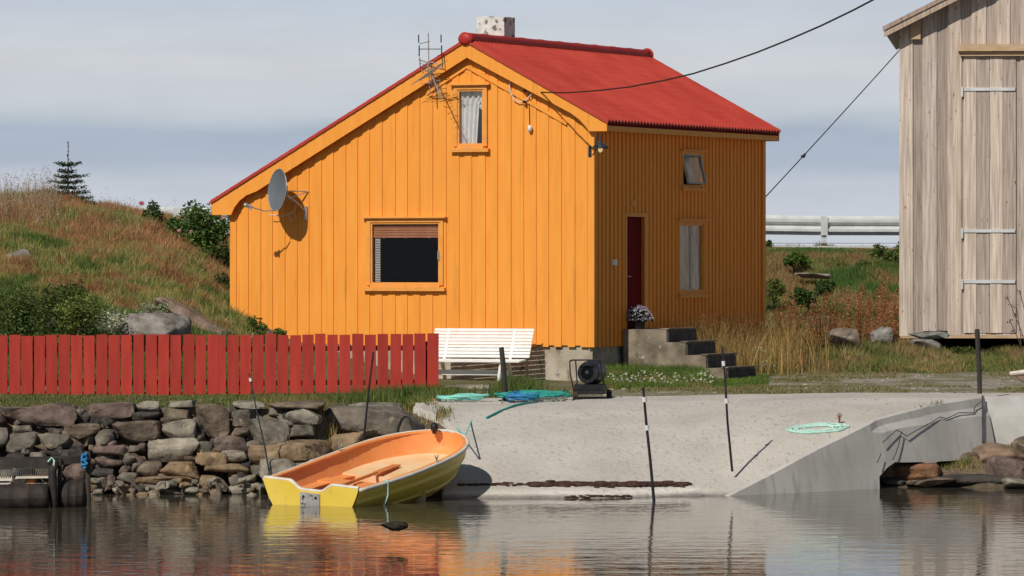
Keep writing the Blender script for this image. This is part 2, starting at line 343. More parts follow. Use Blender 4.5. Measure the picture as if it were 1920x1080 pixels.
mb.prism([(WL, ZB), (0, ZB), (0, rfl(0)), (XR_, rfl(XR_)), (WL, rfl(WL))], DD-.1, DD, lambda u, v, w: (u, w, v)); mb.build('back_wall', 'orange', house, MH)
mb = MB(); mb.box((WL, .1, ZB), (WL+.1, DD-.1, rfl(WL))); mb.build('rear_side_wall', 'orange', house, MH)
# inner lining so rooms stay dark, floors
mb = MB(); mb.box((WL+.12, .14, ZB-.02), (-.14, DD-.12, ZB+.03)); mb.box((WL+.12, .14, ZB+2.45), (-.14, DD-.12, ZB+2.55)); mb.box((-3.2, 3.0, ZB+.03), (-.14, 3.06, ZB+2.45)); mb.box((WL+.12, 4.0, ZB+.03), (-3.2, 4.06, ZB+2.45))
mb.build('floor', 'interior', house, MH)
# corner boards (thin strips proud of wall)
mb = MB(); mb.box((-.10, -.052, ZB-.03), (.0365, -.026, rfl(-.02)-.02)); mb.box((.002, -.026, ZB-.03), (.0365, .012, rfl(-.02)-.02)); mb.build('corner_board', 'orange', house, MH)
mb = MB(); mb.box((.036, DD-.12, ZB-.03), (.06, DD+.02, rfl(-.02)-.05)); mb.build('corner_board', 'orange', house, MH)
mb = MB(); mb.box((WL+.04, .04, .6), (-.04, DD-.04, ZB-.005)); mb.build('foundation', 'found', house, MH)
# roof: two pressed tile sheets
def roofsheet(x0, x1, name):
    y0, y1 = OV-.03, DD+.04; n = int((y1-y0)/.15*8); rows = 15 if abs(x1-x0) < 4 else 26
    ys_ = np.linspace(y0, y1, n+1); P = []
    L = abs(x1-x0)
    for r in range(rows):
        for e in (0, 1):
            t = (r+e)/rows; x = x0+(x1-x0)*t; lift = .005*(1 if e == 1 else 0)
            P.append([(x, y, roofz(x)+lift+.024*math.sin(2*PI*y/.15)*(1 if True else 0)) for y in ys_])
    mb = MB(); mb.grid(P)
    sk = [P[-1], [(p[0], p[1], p[2]-.035) for p in P[-1]]]; mb.grid(sk)
    for e in (0, -1):
        mb.grid([[(r[e][0], r[e][1], r[e][2]) for r in P], [(r[e][0], r[e][1]+(.001 if e == 0 else -.001), r[e][2]-.05) for r in P]])
    o = mb.build(name, 'roof_red', house, MH, recalc=False)
    return o
roofsheet(XR_, tl.x-.02, 'roof'); roofsheet(XR_, tr_.x+.03, 'roof')
mb = MB()   # soffit decks
for xa, xb in ((tl.x+.03, XR_), (XR_, tr_.x-.03)):
    mb.prism([(xa, roofz(xa)-.05), (xb, roofz(xb)-.05), (xb, roofz(xb)-.12), (xa, roofz(xa)-.12)], OV+.035, DD+.01, lambda u, v, w: (u, w, v))
mb.build('roof_deck', 'orange_trim', house, MH)
def barge(pxs, y, th, mat='orange'):
    mb = MB(); P = [hp(a, b, 1, y) for a, b in pxs]; mb.prism([(p.x, p.z) for p in P], y, y+th, lambda u, v, w: (u, w, v)); return mb
barge([(395.5, 381), (868, 81), (873, 86), (875, 108), (480, 359), (462, 366), (449, 376), (439, 389), (433, 403), (397, 403)], OV, .03).build('barge_board', 'orange', house, MH)
barge([(873, 86), (878, 80), (1138, 227), (1138, 246), (1104, 246), (1097, 236), (1086, 224), (1070, 212), (875, 108)], OV+.002, .03).build('barge_board', 'orange', house, MH)
mb = barge([(875, 121), (1062, 228), (1062, 235), (875, 128)], -.045, .02); mb.build('verge_trim', 'orange', house, MH)
barge([(875, 121), (875, 128), (800, 178), (800, 171)], -.045, .02).build('verge_trim', 'orange', house, MH)
mb = MB(); P = [(tl.x+.02, roofz(tl.x)-.03), (XR_, ta.z-.03), (tr_.x, roofz(tr_.x)-.03), (tr_.x, roofz(tr_.x)-.22), (tr_.x-.3, roofz(tr_.x)-.22), (XR_, ta.z-.26), (tl.x+.3, roofz(tl.x)-.22), (tl.x+.02, roofz(tl.x)-.22)]
mb.prism(P[:2]+[P[5]]+P[6:], DD+.011, DD+.035, lambda u, v, w: (u, w, v)); mb.prism(P[1:6], DD+.0115, DD+.0355, lambda u, v, w: (u, w, v)); mb.build('barge_board', 'weathered_trim', house, MH)
zf = roofz(tr_.x)
mb = MB(); mb.box((tr_.x-.035, OV+.034, zf-.215), (tr_.x-.005, DD+.01, zf-.115)); mb.build('fascia', 'orange_trim', house, MH)
mb = MB(); mb.box((tr_.x-.06, OV+.034, zf-.112), (tr_.x-.012, DD+.01, zf-.02)); mb.build('gutter_board', 'door_red', house, MH)
mb = MB(); mb.box((.03, OV+.04, zf-.20), (tr_.x-.037, DD+.005, zf-.17)); mb.build('soffit', 'orange_trim', house, MH)
zl = roofz(tl.x); mb = MB(); mb.box((tl.x+.01, OV+.034, zl-.24), (tl.x+.04, DD+.01, zl-.05)); mb.box((tl.x+.042, OV+.034, zl-.24), (WL-.002, DD+.005, zl-.21)); mb.build('fascia', 'orange_trim', house, MH)
# ridge cap
mb = MB(); rp = []; n = 40
rr = [(.112+.010*(i % 4 == 0)) for i in range(n+1)]
mb.tube([(XR_, OV-.05+(DD+.10-OV)*i/n, ta.z-.0) for i in range(n+1)], rr, 12); mb.ball((XR_, OV-.02, ta.z-.01), (.15, .05, .115), 12, 8); mb.ball((XR_, DD+.05, ta.z), (.15, .10, .15), 12, 8)
mb.build('ridge_cap', 'ridge_red', house, MH, smooth=True)
# chimney
xc = XR_-.03; yc = hp(945, 40, 0, xc).y; ztop = WZ(29, 96.2); a = hp(893, 40, 1, yc)
mb = MB(); P = []
nz = 8
def chim(x0, x1, y0, y1, z0, z1):
    ring = []
    for i in range(nz+1):
        z = z0+(z1-z0)*i/nz; r = []
        pts = [(x0+(x1-x0)*k/6, y0) for k in range(6)]+[(x1, y0+(y1-y0)*k/6) for k in range(6)]+[(x1-(x1-x0)*k/6, y1) for k in range(6)]+[(x0, y1-(y1-y0)*k/6) for k in range(6)]
        for (x, y) in pts: r.append((x+random.uniform(-.008, .008), y+random.uniform(-.008, .008), z+(random.uniform(-.015, .01) if i == nz else 0)))
        r.append(r[0]); ring.append(r)
    mb.grid(ring); mb.add(ring[-1][:-1], [tuple(range(24))])
chim(a.x, xc, yc, yc+.50, ta.z-.8, ztop); mb.build('chimney', 'plaster', house, MH)
# windows
def window(r, Fm, tr, cap, mats, outer=.075, label=None, tilt=0):
    u0, u1, z0, z1 = r; e = outer
    mb = MB(); q = lambda a, b, c, d, w0, w1: mb.prism([(a, c), (b, c), (b, d), (a, d)], w0, w1, Fm)
    q(u0-e, u0, z0-.02, z1+e, .0, .052); q(u1, u1+e, z0-.02, z1+e, .0, .052); q(u0, u1, z1, z1+e, .0, .052); q(u0, u1, z0-.02-e*.6, z0, .0, .052)
    if cap: q(u0-e-.07, u1+e+.07, z1+e+.002, z1+e+.03, .0, .11)
    q(u0-e-.05, u1+e+.05, z0-.085-e*.6, z0-.022-e*.6, .0, .10)
    fr = mb.build('window', mats, house, MH)
    if label: fr['label'] = label
    f = .035; sb = MB(); q2 = lambda a, b, c, d, w0, w1: sb.prism([(a, c), (b, c), (b, d), (a, d)], w0, w1, Fm)
    if tilt:
        Fo = Fm; zt = z1
        def Ft(u, v, w): d = (zt-v); return Fo(u, zt-d*math.cos(tilt), w+d*math.sin(tilt)+.02)
    else: Ft = Fm
    q3 = lambda m, a, b, c, d, w0, w1: m.prism([(a, c), (b, c), (b, d), (a, d)], w0, w1, Ft)
    q3(sb, u0, u0+f, z0, z1, -.02, .03); q3(sb, u1-f, u1, z0, z1, -.02, .03); q3(sb, u0+f, u1-f, z1-f, z1, -.02, .03); q3(sb, u0+f, u1-f, z0, z0+f, -.02, .03)
    sb.build('sash', tr, fr, MH)
    gb = MB(); gb.add([Ft(u0+f, z0+f, .0), Ft(u1-f, z0+f, .0), Ft(u1-f, z1-f, .0), Ft(u0+f, z1-f, .0)], [(0, 1, 2, 3)])
    gb.build('pane', 'glass_dark' if r is gw_low else 'glass', fr, MH, recalc=False)
    return fr, Ft
def curtain(fr, Fm, u0, u1, z0, z1, w, mat, waves=5, amp=.03, name='curtain', edge=None):
    P = []; n = 48
    for j in range(9):
        z = z1+(z0-z1)*j/8; row = []
        for i in range(n+1):
            t = i/n; uu = u0+(u1-u0)*t
            if edge: uu = u0+(edge(j/8)-u0)*t
            row.append(Fm(uu, z, w+amp*math.sin(t*waves*2*PI+j*.1)))
        P.append(row)
    mb = MB(); mb.grid(P); mb.build(name, mat, fr, MH, smooth=True, recalc=False)
fr, _ = window(gw_low, FG, 'orange_trim', True, 'orange_trim')
u0, u1, z0, z1 = gw_low
mb = MB()
for k in range(5): mb.prism([(u0+.04, z1-.06-k*.048), (u1-.04, z1-.06-k*.048), (u1-.04, z1-.06-k*.048-.040), (u0+.04, z1-.06-k*.048-.040)], -.035, -.028-.004*(k % 2), FG)
for uu in (.17, .48, .82): mb.box((u0+(u1-u0)*uu, .0262, z1-.31), (u0+(u1-u0)*uu+.02, .027, z1-.05))
mb.build('blind', 'blind', fr, MH)
mb = MB()
for k in range(26): z = z0+.05+k*.032; mb.prism([(u0+.06, z), (u0+.17, z), (u0+.17, z+.017), (u0+.06, z+.017)], -.06, -.05, FG)
mb.build('lace', 'curtain', fr, MH)
mb = MB(); mb.box((u1-.028, -.075, (z0+z1)/2-.12), (u1-.010, -.031, (z0+z1)/2+.05)); mb.build('handle', 'alu', fr, MH)
fr, _ = window(gw_up, FG, 'orange_trim', True, 'orange_trim')
u0, u1, z0, z1 = gw_up
curtain(fr, FG, u0+.02, u1, z0, z1, -.09, 'curtain', 4, .025, edge=lambda t: u0+.36+.06*(1-t) if t > .2 else u1-.06)
curtain(fr, FG, u1, u0+.4, z0, z1, -.11, 'curtain', 3, .02, edge=lambda t: u1-.09-.0*t if t > .3 else u0+.3)
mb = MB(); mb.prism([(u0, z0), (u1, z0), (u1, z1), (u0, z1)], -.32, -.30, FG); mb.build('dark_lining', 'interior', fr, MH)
fr, Ft = window(sw_up, FS, 'curtain_drab', True, 'orange_trim', .06, label='small upper window propped open outwards', tilt=.22)
u0, u1, z0, z1 = sw_up; curtain(fr, Ft, u0+.04, u0+(u1-u0)*.55, z0+.04, z1-.04, -.03, 'curtain_drab', 3, .008)
fr, _ = window(sw_low, FS, 'orange_trim', True, 'orange_trim', .06)
u0, u1, z0, z1 = sw_low; curtain(fr, FS, u0+.02, u0+(u1-u0)*.55, z0, z1, -.06, 'curtain_drab', 4, .035); curtain(fr, FS, u0+(u1-u0)*.66, u1-.02, z0, z1, -.07, 'curtain_drab', 3, .03)
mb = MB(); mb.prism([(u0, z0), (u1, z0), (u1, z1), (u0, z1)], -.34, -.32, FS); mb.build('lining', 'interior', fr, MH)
# door
u0, u1, z0, z1 = dr
mb = MB(); mb.prism([(u0+.005, z0+.03), (u1-.005, z0+.03), (u1-.005, z1-.01), (u0+.005, z1-.01)], -.06, -.02, FS)
for a, b in ((.15, .95), (1.1, 1.9)): mb.prism([(u0+.15, z0+a), (u1-.15, z0+a), (u1-.15, z0+b), (u0+.15, z0+b)], -.02, -.012, FS)
door = mb.build('door', 'door_red', house, MH)
mb = MB(); mb.tube([FS(u0+.12, z0+1.0, -.03), FS(u0+.12, z0+1.0, .02), FS(u0+.23, z0+1.0, .02)], .010, 6); mb.build('handle', 'alu', door, MH)
mb = MB()
mb.prism([(u0-.07, z0), (u0-.0, z0), (u0, z1+.07), (u0-.07, z1+.07)], 0, .045, FS); mb.prism([(u1, z0), (u1+.07, z0), (u1+.07, z1+.07), (u1, z1+.07)], 0, .045, FS); mb.prism([(u0, z1), (u1, z1), (u1, z1+.07), (u0, z1+.07)], 0, .045, FS)
mb.build('door_frame', 'orange_trim', house, MH)
# small fittings on side wall
c = hp(1149, 492, 0, .03); mb = MB(); mb.box((.036, c.y-.10, c.z-.055), (.085, c.y+.10, c.z+.055)); mb.build('switch_box', 'whiteish', house, MH)
c = hp(1188, 381, 0, .03); mb = MB(); mb.box((.035, c.y-.11, c.z-.055), (.048, c.y+.11, c.z+.055)); mb.build('wall_plate', 'orange_trim', house, MH)
# wall lantern: bracket, shade, bulb
c = hp(1121, 275, 0, .20); lt = c
mb = MB(); mb.box((.024, lt.y-.05, lt.z-.20), (.05, lt.y+.05, lt.z+.02))
mb.tube([(.04, lt.y, lt.z-.12), (.10, lt.y, lt.z-.16), (.16, lt.y, lt.z-.05), (.17, lt.y, lt.z+.14), (.20, lt.y, lt.z+.24), (.25, lt.y, lt.z+.20), (.25, lt.y, lt.z+.10)], .012, 6)
br = mb.build('wall_lamp', 'lantern', house, MH)
P = []
for rr_, zz in ((.02, .11), (.04, .09), (.055, .05), (.13, .02), (.16, -.03), (.155, -.035), (.12, .01), (.04, .02)):
    P.append([(.25+rr_*math.cos(2*PI*k/16), lt.y+rr_*math.sin(2*PI*k/16), lt.z+zz) for k in range(17)])
mb = MB(); mb.grid(P); mb.build('lamp_shade', 'lantern', br, MH, smooth=True, recalc=False)
mb = MB(); mb.ball((.25, lt.y, lt.z-.05), (.045, .045, .06), 10, 8); mb.build('bulb', 'bulb', br, MH, smooth=True)
# flower-like small insulator and cable fittings on the gable
c = hp(994, 241, 1, -.06); mb = MB(); mb.ball((c.x, -.07, c.z), (.045, .05, .07), 10, 8); mb.build('gable_insulator', 'whiteish', house, MH, smooth=True)
mb = MB()
P0 = hp(957, 148, 1, -.05)
mb.tube([hp(a, b, 1, -.05-.05*i/9) for i, (a, b) in enumerate([(960, 146), (955, 160), (958, 175), (964, 187), (972, 192), (982, 190), (990, 184), (997, 176)])], .010, 5)
mb.tube([hp(a, b, 1, -.06) for a, b in [(960, 147), (972, 158), (985, 166), (1000, 172)]], .010, 5)
mb.build('white_cable', 'cable_white', house, MH)
mb = MB(); mb.tube([hp(a, b, 1, -.04) for a, b in [(992, 170), (992, 195), (993, 236)]], .006, 5)
for a, b in ((983, 191), (984, 170), (1012, 173)): q = hp(a, b, 1, -.08); mb.ball(q, (.035, .05, .03), 8, 6)
mb.build('cable_bracket', 'black', house, MH)
# overhead cable
p0 = MH @ hp(1012, 173, 1, -.10); p1 = W(1640, 0, 74.0); pts = []
def hang(a, b, sag, n): return [a.lerp(b, t)+Vector((0, 0, -4*sag*t*(1-t))) for t in [i/n for i in range(n+1)]]
def hang_px(): 
    P = [(1012, 173), (1060, 174), (1120, 170), (1180, 163), (1240, 152), (1300, 138), (1360, 119), (1420, 98), (1480, 74), (1540, 48), (1600, 19), (1640, -2), (1760, -66)]
    out = []
    for i, (a, b) in enumerate(P): Y = p0.y+(70-p0.y)*(a-1012)/(1760-1012); out.append(W(a, b, Y))
    return out
mb = MB(); mb.tube(hang_px(), .014, 6); tag(mb.build('power_cable', 'cable'), 'thick black overhead cable sagging from the house gable up to the right', 'cable')
# second wire behind the house with a clamp
a = W(1250, 545, 104); a = W(1418, 388, 103); b = W(1790, -22, 116)
mb = MB(); pts = hang(a, b, .03, 14); mb.tube(pts, .012, 5); wr = mb.build('service_wire', 'cable'); tag(wr, 'thin wire rising steeply between the orange house and the wooden barn', 'cable')
t = (1506-1418)/(1790-1418); q = min(hang(a, b, .03, 400), key=lambda p: abs(960+p.x/p.y*F_-1506))
mb = MB(); mb.ball(q, (.05, .05, .035), 8, 6); mb.ball(q+Vector((.035, 0, .035)), .03, 8, 6); mb.build('wire_clamp', 'black', wr)
# ---------------------------------------------------------------- dish and antenna
D0 = hp(526, 357, 1, -.50); Dw = MH @ D0
dish = thing('satellite_dish', 'grey satellite dish with feed arm fixed to the orange gable', 'satellite dish', MH @ Vector((D0.x+.2, -.02, D0.z-.4)))
nrm = Vector((-.86, -.50, .10)).normalized(); up = Vector((0, 0, 1)); sx = up.cross(nrm).normalized(); sy = nrm.cross(sx)
P = []
for i in range(9):
    r = .40*i/8; dep = .07*(r/.4)**2
    P.append([Dw+sx*(r*.92*math.cos(2*PI*k/28))+sy*(r*1.02*math.sin(2*PI*k/28))+nrm*(dep) for k in range(29)])
mb = MB(); mb.grid(P); P2 = [[p-nrm*.012 for p in row] for row in P]; mb.grid(P2); mb.grid([P[-1], P2[-1]]); mb.build('reflector', 'dish', dish, smooth=True, recalc=False)
mb = MB(); mb.tube([P[-1][k] for k in range(29)], .007, 5); mb.build('rim', 'alu', dish)
lnb = MH @ hp(470, 388, 1, -1.0)
b0 = Dw-sy*.38+nrm*.02
mb = MB(); mb.tube([Dw-nrm*.05-sy*.25, b0, b0.lerp(lnb, .5)-Vector((0, 0, .05)), lnb], .012, 6); mb.build('feed_arm', 'alu', dish)
mb = MB(); mb.tube([lnb+Vector((-.08, 0, .03)), lnb+Vector((.02, .02, 0))], .035, 8); mb.ball(lnb+Vector((-.09, 0, .035)), .045, 8, 6); mb.tube([lnb, lnb+Vector((0, 0, -.07))], .02, 6); mb.build('receiver_head', 'alu', dish)
bk = Dw-nrm*.10
mb = MB(); wp = MH @ Vector((D0.x+.36, -.02, D0.z-.02)); wp2 = MH @ Vector((D0.x+.30, -.02, D0.z-.42))
mb.tube([bk, bk+Vector((0.05, .1, -.1)), MH @ Vector((D0.x+.22, -.20, D0.z-.25)), wp2], .02, 6); mb.tube([bk, wp], .012, 5); mb.tube([wp, bk+Vector((.05, .1, -.15))], .010, 5)
mb.tube([wp2+Vector((0, -.03, .12)), wp2+Vector((0, -.03, -.14))], .03, 6); mb.box(bk-Vector((.05, .05, .12)), bk+Vector((.05, .05, .10))); mb.build('mount', 'alu', dish)
mb = MB(); mb.tube([MH @ hp(a, b, 1, -.15) for a, b in [(540, 372), (556, 380), (552, 396), (540, 402), (546, 416), (556, 410), (550, 398), (530, 406), (505, 402)]], .008, 5); mb.build('cable_loop', 'cable_white', dish)
ant = thing('tv_antenna', 'tangled metal television antenna on the left roof edge of the orange house', 'antenna', MH @ Vector((hp(806, 150, 1, OV-.05).x, OV-.05, hp(806, 150, 1, OV-.05).z)))
A = lambda a, b, w=0.0: MH @ hp(a, b, 1, OV-.10-w)
mb = MB(); mb.tube([A(803, 62), A(804, 120), A(806, 178)], .012, 6); mb.build('mast', 'antenna', ant)
mb = MB(); mb.tube([A(786, 92), A(826, 92)], .008, 5); mb.tube([A(786, 82), A(806, 78)], .006, 5)
for a in (785, 827):
    mb.tube([A(a, 65), A(a, 80)], .012, 5); mb.tube([A(a+1, 85), A(a+1, 106)], .012, 5); mb.tube([A(a+2, 108), A(a+3, 128)], .009, 5)
mb.build('dipole', 'black', ant)
mb = MB()
def yagi(p, q, n, l0, l1, side):
    p = Vector(p); q = Vector(q); mb.tube([p, q], .012, 5)
    for i in range(n):
        t = i/(n-1); c = p.lerp(q, t); l = l0+(l1-l0)*t; mb.tube([c-side*l, c+side*l], .0055, 4)
yagi(A(788, 150, .1), A(830, 118, .5), 9, .20, .12, Vector((.75, -.3, .35)).normalized()); yagi(A(800, 118, .05), A(828, 185, .6), 12, .17, .10, Vector((.9, .1, -.35)).normalized())
mb.tube([A(786, 112), A(830, 122)], .008, 5); mb.tube([A(790, 132), A(828, 128)], .008, 5); mb.tube([A(792, 158), A(826, 150)], .007, 5)
mb.build('yagi', 'antenna', ant)
# ---------------------------------------------------------------- stone steps
st = thing('concrete_steps', 'four weathered concrete steps with shade-dark risers at the red door', 'steps', MH @ Vector((1.1, 1.9, 1.1)))
y0, y1 = 1.25, 2.68; lv = [2.07, 1.83, 1.59, 1.35]; xx = [.95, 1.34, 1.76, 2.17]
mb = MB(); prev = .30; x_0 = .06
for i, (zz, x1) in enumerate(zip(lv, xx)):
    xa = x_0 if i == 0 else xx[i-1]
    mb.prism([(xa, .9), (x1, .9), (x1, zz), (xa, zz)], y0, y1, lambda u, v, w: (u, w, v))
mb.build('stair_block', 'steps', st, MH)
for i, (zz, x1) in enumerate(zip(lv, xx)):
    mb = MB(); mb.box((x1+.002, y0+.03, zz-.235), (x1+.03, y1-.03, zz-.03)); mb.build('riser', 'riser', st, MH)  # thin panel carrying the painted riser shade
    mb = MB(); mb.box((x1-.10, y0-.012, zz+.002), (x1+.045, y1+.012, zz+.026)); mb.build('nosing', 'steps', st, MH)
# flower pot
fpb = MH @ hp(1198, 612, 1, 1.6); fp = MH @ Vector((hp(1198, 612, 1, 1.6).x, 1.6, 2.07))
pot = thing('flower_pot', 'black pot of small white and violet flowers on the top step', 'flower pot', fp)
P = [[(fp.x+r*math.cos(2*PI*k/14), fp.y+r*math.sin(2*PI*k/14), fp.z+z) for k in range(15)] for r, z in ((.0, .002), (.09, .002), (.13, .16), (.12, .16), (0, .14))]
mb = MB(); mb.grid(P); mb.build('pot', 'pot', pot, smooth=False)
n = 900; d = rng.normal(size=(n, 3)); d /= np.linalg.norm(d, axis=1)[:, None]; d[:, 2] = np.abs(d[:, 2])*1.0-.2
R_ = rng.random((n, 1))**.4; c = np.array([fp.x, fp.y, fp.z+.20]); Pn = c+d*R_*np.array([.26, .24, .24])
v, t, cc = leaves(Pn, np.full(n, .03), cvar([(.03, .06, .02), (.06, .10, .04)], n)); fast('foliage', v, t, cc, 'leaf', pot)
n = 520; d = rng.normal(size=(n, 3)); d /= np.linalg.norm(d, axis=1)[:, None]; d[:, 2] = np.abs(d[:, 2])*1.1-.15
Pn = c+d*np.array([.27, .26, .25])*(1+rng.normal(0, .05, (n, 1)))
v, t, cc = leaves(Pn, np.full(n, .019), cvar([(.75, .72, .82), (.55, .42, .66), (.80, .80, .82), (.40, .30, .55)], n)); fast('flowers', v, t, cc, 'petal', pot)
# ---------------------------------------------------------------- red picket fence
YF = 81.0
fe = thing('picket_fence', 'red painted picket fence along the top of the dry stone wall', 'fence', W(400, 742, YF))
for (a, b) in ((-260, 401), (404, 811)):
    mb = MB(); x = a
    while x < b-8:
        w = 20.4+random.uniform(-.9, .9); t = 629-2.5*(x/806)+random.uniform(-1.6, 1.2); bo = 741-9*sm(x, 560, 806)+random.uniform(-1.5, 1.5)
        k = random.uniform(.86, 1.10); dx = random.uniform(-.6, .6); X0 = WX(x, YF); X1 = WX(x+w, YF); zt, zb = WZ(t, YF), WZ(bo, YF); dd = random.uniform(-.004, .004)
        sx_ = dx/116
        mb.add([(X0, YF-.012+dd, zb), (X1, YF-.012+dd, zb), (X1+sx_, YF-.012+dd, zt), (X0+sx_, YF-.012+dd, zt), (X0, YF+.01+dd, zb), (X1, YF+.01+dd, zb), (X1+sx_, YF+.01+dd, zt), (X0+sx_, YF+.01+dd, zt)],
               [(0, 1, 2, 3), (7, 6, 5, 4), (0, 4, 5, 1), (1, 5, 6, 2), (2, 6, 7, 3), (3, 7, 4, 0)], (k, k, k)); x += 23.3+random.uniform(-.7, .7)
    mb.build('picket_panel', 'fence', fe)
    for yy in (655, 719):
        mb = MB(); mb.beam(W(a, yy, YF+.04), W(b, yy-3, YF+.04), .045, .085); mb.build('rail', 'fencedark', fe)
for p in (-150, 66, 235, 403, 551, 690, 800):
    mb = MB(); q = W(p, 640, YF+.10); mb.box((q.x-.035, q.y-.035, .95), (q.x+.035, q.y+.035, q.z)); mb.build('post', 'fencedark', fe)
# ---------------------------------------------------------------- rocks
import bmesh
_bm = bmesh.new(); bmesh.ops.create_icosphere(_bm, subdivisions=4, radius=1); _bm.verts.ensure_lookup_table()
ICO = np.array([v.co[:] for v in _bm.verts]); ICF = np.array([[v.index for v in f.verts] for f in _bm.faces]); _bm.free()
_bm = bmesh.new(); bmesh.ops.create_icosphere(_bm, subdivisions=3, radius=1); _bm.verts.ensure_lookup_table()
ICO3 = np.array([v.co[:] for v in _bm.verts]); ICF3 = np.array([[v.index for v in f.verts] for f in _bm.faces]); _bm.free()
def rock(c, s, col, box=.5, rz=0.0, tilt=0.0, rough=.07, cuts=7, fine=False):
    B, Fc = (ICO, ICF) if fine else (ICO3, ICF3)
    v = B.copy()
    v = np.sign(v)*np.abs(v)**box; v = v/np.max(np.abs(v), axis=1)[:, None]**.35
    for i in range(cuts):
        n = rng.normal(size=3); n /= np.linalg.norm(n); d = v @ n; lim = rng.uniform(.62, .9); over = np.clip(d-lim, 0, None); v = v-n*over[:, None]*.92
    o = rng.random(2)*50
    nz = fbm(v[:, 0]*2+o[0]+v[:, 2]*1.3, v[:, 1]*2+o[1]+v[:, 2]*1.7, 4)-.5; n2 = vn(v[:, 0]*7+o[1]+v[:, 2]*5, v[:, 1]*7+v[:, 2]*6)-.5
    v = v*(1+nz[:, None]*rough*3.4+n2[:, None]*rough*.8)
    v = v*np.array(s)/2*1.02
    ct, st_ = math.cos(tilt), math.sin(tilt); v = np.stack([v[:, 0]*ct-v[:, 2]*st_, v[:, 1], v[:, 0]*st_+v[:, 2]*ct], 1)
    cr, sr = math.cos(rz), math.sin(rz); v = np.stack([v[:, 0]*cr-v[:, 1]*sr, v[:, 0]*sr+v[:, 1]*cr, v[:, 2]], 1)
    col = np.array(col)*(1+.35*(fbm(B[:, 0]*2+o[0], B[:, 2]*3+o[1])-.5))[:, None]
    return v+np.array(c), Fc, col
RC = dict(p=(.235, .175, .15), g=(.24, .215, .18), b=(.24, .19, .145), l=(.38, .35, .29), o=(.37, .265, .165), d=(.09, .08, .075), w=(.42, .38, .31), r=(.30, .16, .09))
ST = [(-160, 757, 2, 800, 'p'), (0, 757, 160, 799, 'p'), (158, 757, 251, 791, 'p'), (245, 752, 300, 776, 'l'), (298, 765, 363, 793, 'b'), (318, 750, 372, 764, 'l'), (364, 760, 434, 824, 'b'), (434, 765, 483, 798, 'g'), (437, 750, 500, 767, 'l'),
      (250, 773, 302, 791, 'd'), (12, 808, 66, 850, 'g'), (26, 798, 64, 812, 'l'), (-20, 802, 13, 846, 'g'), (70, 813, 131, 844, 'g'), (91, 802, 120, 819, 'g'), (118, 796, 187, 827, 'b'), (176, 806, 213, 833, 'g'), (214, 792, 298, 837, 'b'),  # the dark stone here stands in for a shadowed gap
      (302, 786, 367, 829, 'l'), (436, 802, 467, 819, 'b'), (278, 825, 369, 873, 'w'), (369, 828, 404, 848, 'g'), (403, 815, 470, 848, 'p'), (177, 834, 240, 857, 'p'), (238, 836, 264, 851, 'g'), (10, 848, 50, 870, 'd'), (56, 849, 88, 866, 'g'), (86, 842, 176, 868, 'd'),
      (366, 848, 424, 873, 'o'), (414, 846, 467, 870, 'l'), (180, 859, 230, 879, 'p'), (227, 855, 253, 878, 'g'), (256, 866, 302, 901, 'b'), (298, 868, 377, 898, 'o'), (386, 867, 464, 887, 'o'), (221, 874, 248, 891, 'p'), (170, 879, 212, 898, 'd'),
      (173, 896, 199, 922, 'g'), (195, 890, 217, 922, 'p'), (215, 886, 257, 906, 'g'), (212, 903, 242, 936, 'b'), (238, 900, 345, 934, 'g'), (255, 894, 360, 914, 'o'), (341, 898, 364, 928, 'g'), (361, 893, 428, 930, 'o'), (425, 893, 455, 912, 'g'), (452, 890, 484, 908, 'l'), (426, 908, 470, 934, 'l'), (466, 905, 500, 934, 'w'),
      (466, 786, 542, 840, 'g'), (528, 767, 600, 797, 'l'), (496, 753, 618, 771, 'b'), (540, 796, 590, 822, 'g'), (466, 837, 512, 878, 'o'), (518, 824, 604, 852, 'o'), (505, 846, 560, 872, 'l'), (468, 872, 520, 896, 'g'),
      (0, 868, 60, 900, 'g'), (58, 866, 118, 905, 'b'), (115, 866, 172, 905, 'p'), (-10, 898, 60, 935, 'd'), (58, 902, 130, 938, 'd'), (125, 902, 176, 936, 'b'), (-90, 798, -18, 850, 'b'), (-170, 800, -92, 850, 'g'), (-160, 850, -70, 900, 'p'), (-72, 848, -8, 900, 'g'), (-160, 900, -12, 935, 'd')]
parts = []
def wy(py): return 73.25-(py-757)/175*1.1      # battered face
for i, (a, b, c, d, k) in enumerate(ST):
    Y = wy((b+d)/2)+.12; w = (c-a)*Y/F_; h = (d-b)*Y/F_; p = W((a+c)/2, (b+d)/2, Y); dp = min(max(w*.8, .34), .75)
    parts.append(rock((p.x, Y+dp*.25+random.uniform(-.03, .03), p.z), (w*1.03, dp, h*1.05), RC[k], .38, random.uniform(-.14, .14), -random.uniform(-.07, .07), .06, 9, fine=w > .45))
for i in range(260):                            # small packing stones in the joints
    a = random.uniform(-120, 560); b = random.uniform(765, 925); Y = wy(b)+.28; p = W(a, b, Y); s = random.uniform(.08, .2)
    parts.append(rock(p, (s*1.4, s, s), RC[random.choice('gdbdp')], .55, random.uniform(0, 3), 0, .08))
for i in range(38):                             # broken stone along the foot
    a = random.uniform(170, 560); b = random.uniform(900, 934); Y = wy(b)-.05; p = W(a, b, Y); s = random.uniform(.05, .15)
    parts.append(rock(p, (s*1.5, s, s*.9), RC[random.choice('glowwb')], .55, random.uniform(0, 3), 0, .08))
v, t, c = cat(*parts); o = fast('stone_wall', v, t, c, 'stone'); tag(o, 'dry stone wall of rough boulders at the water below the red fence', 'wall')
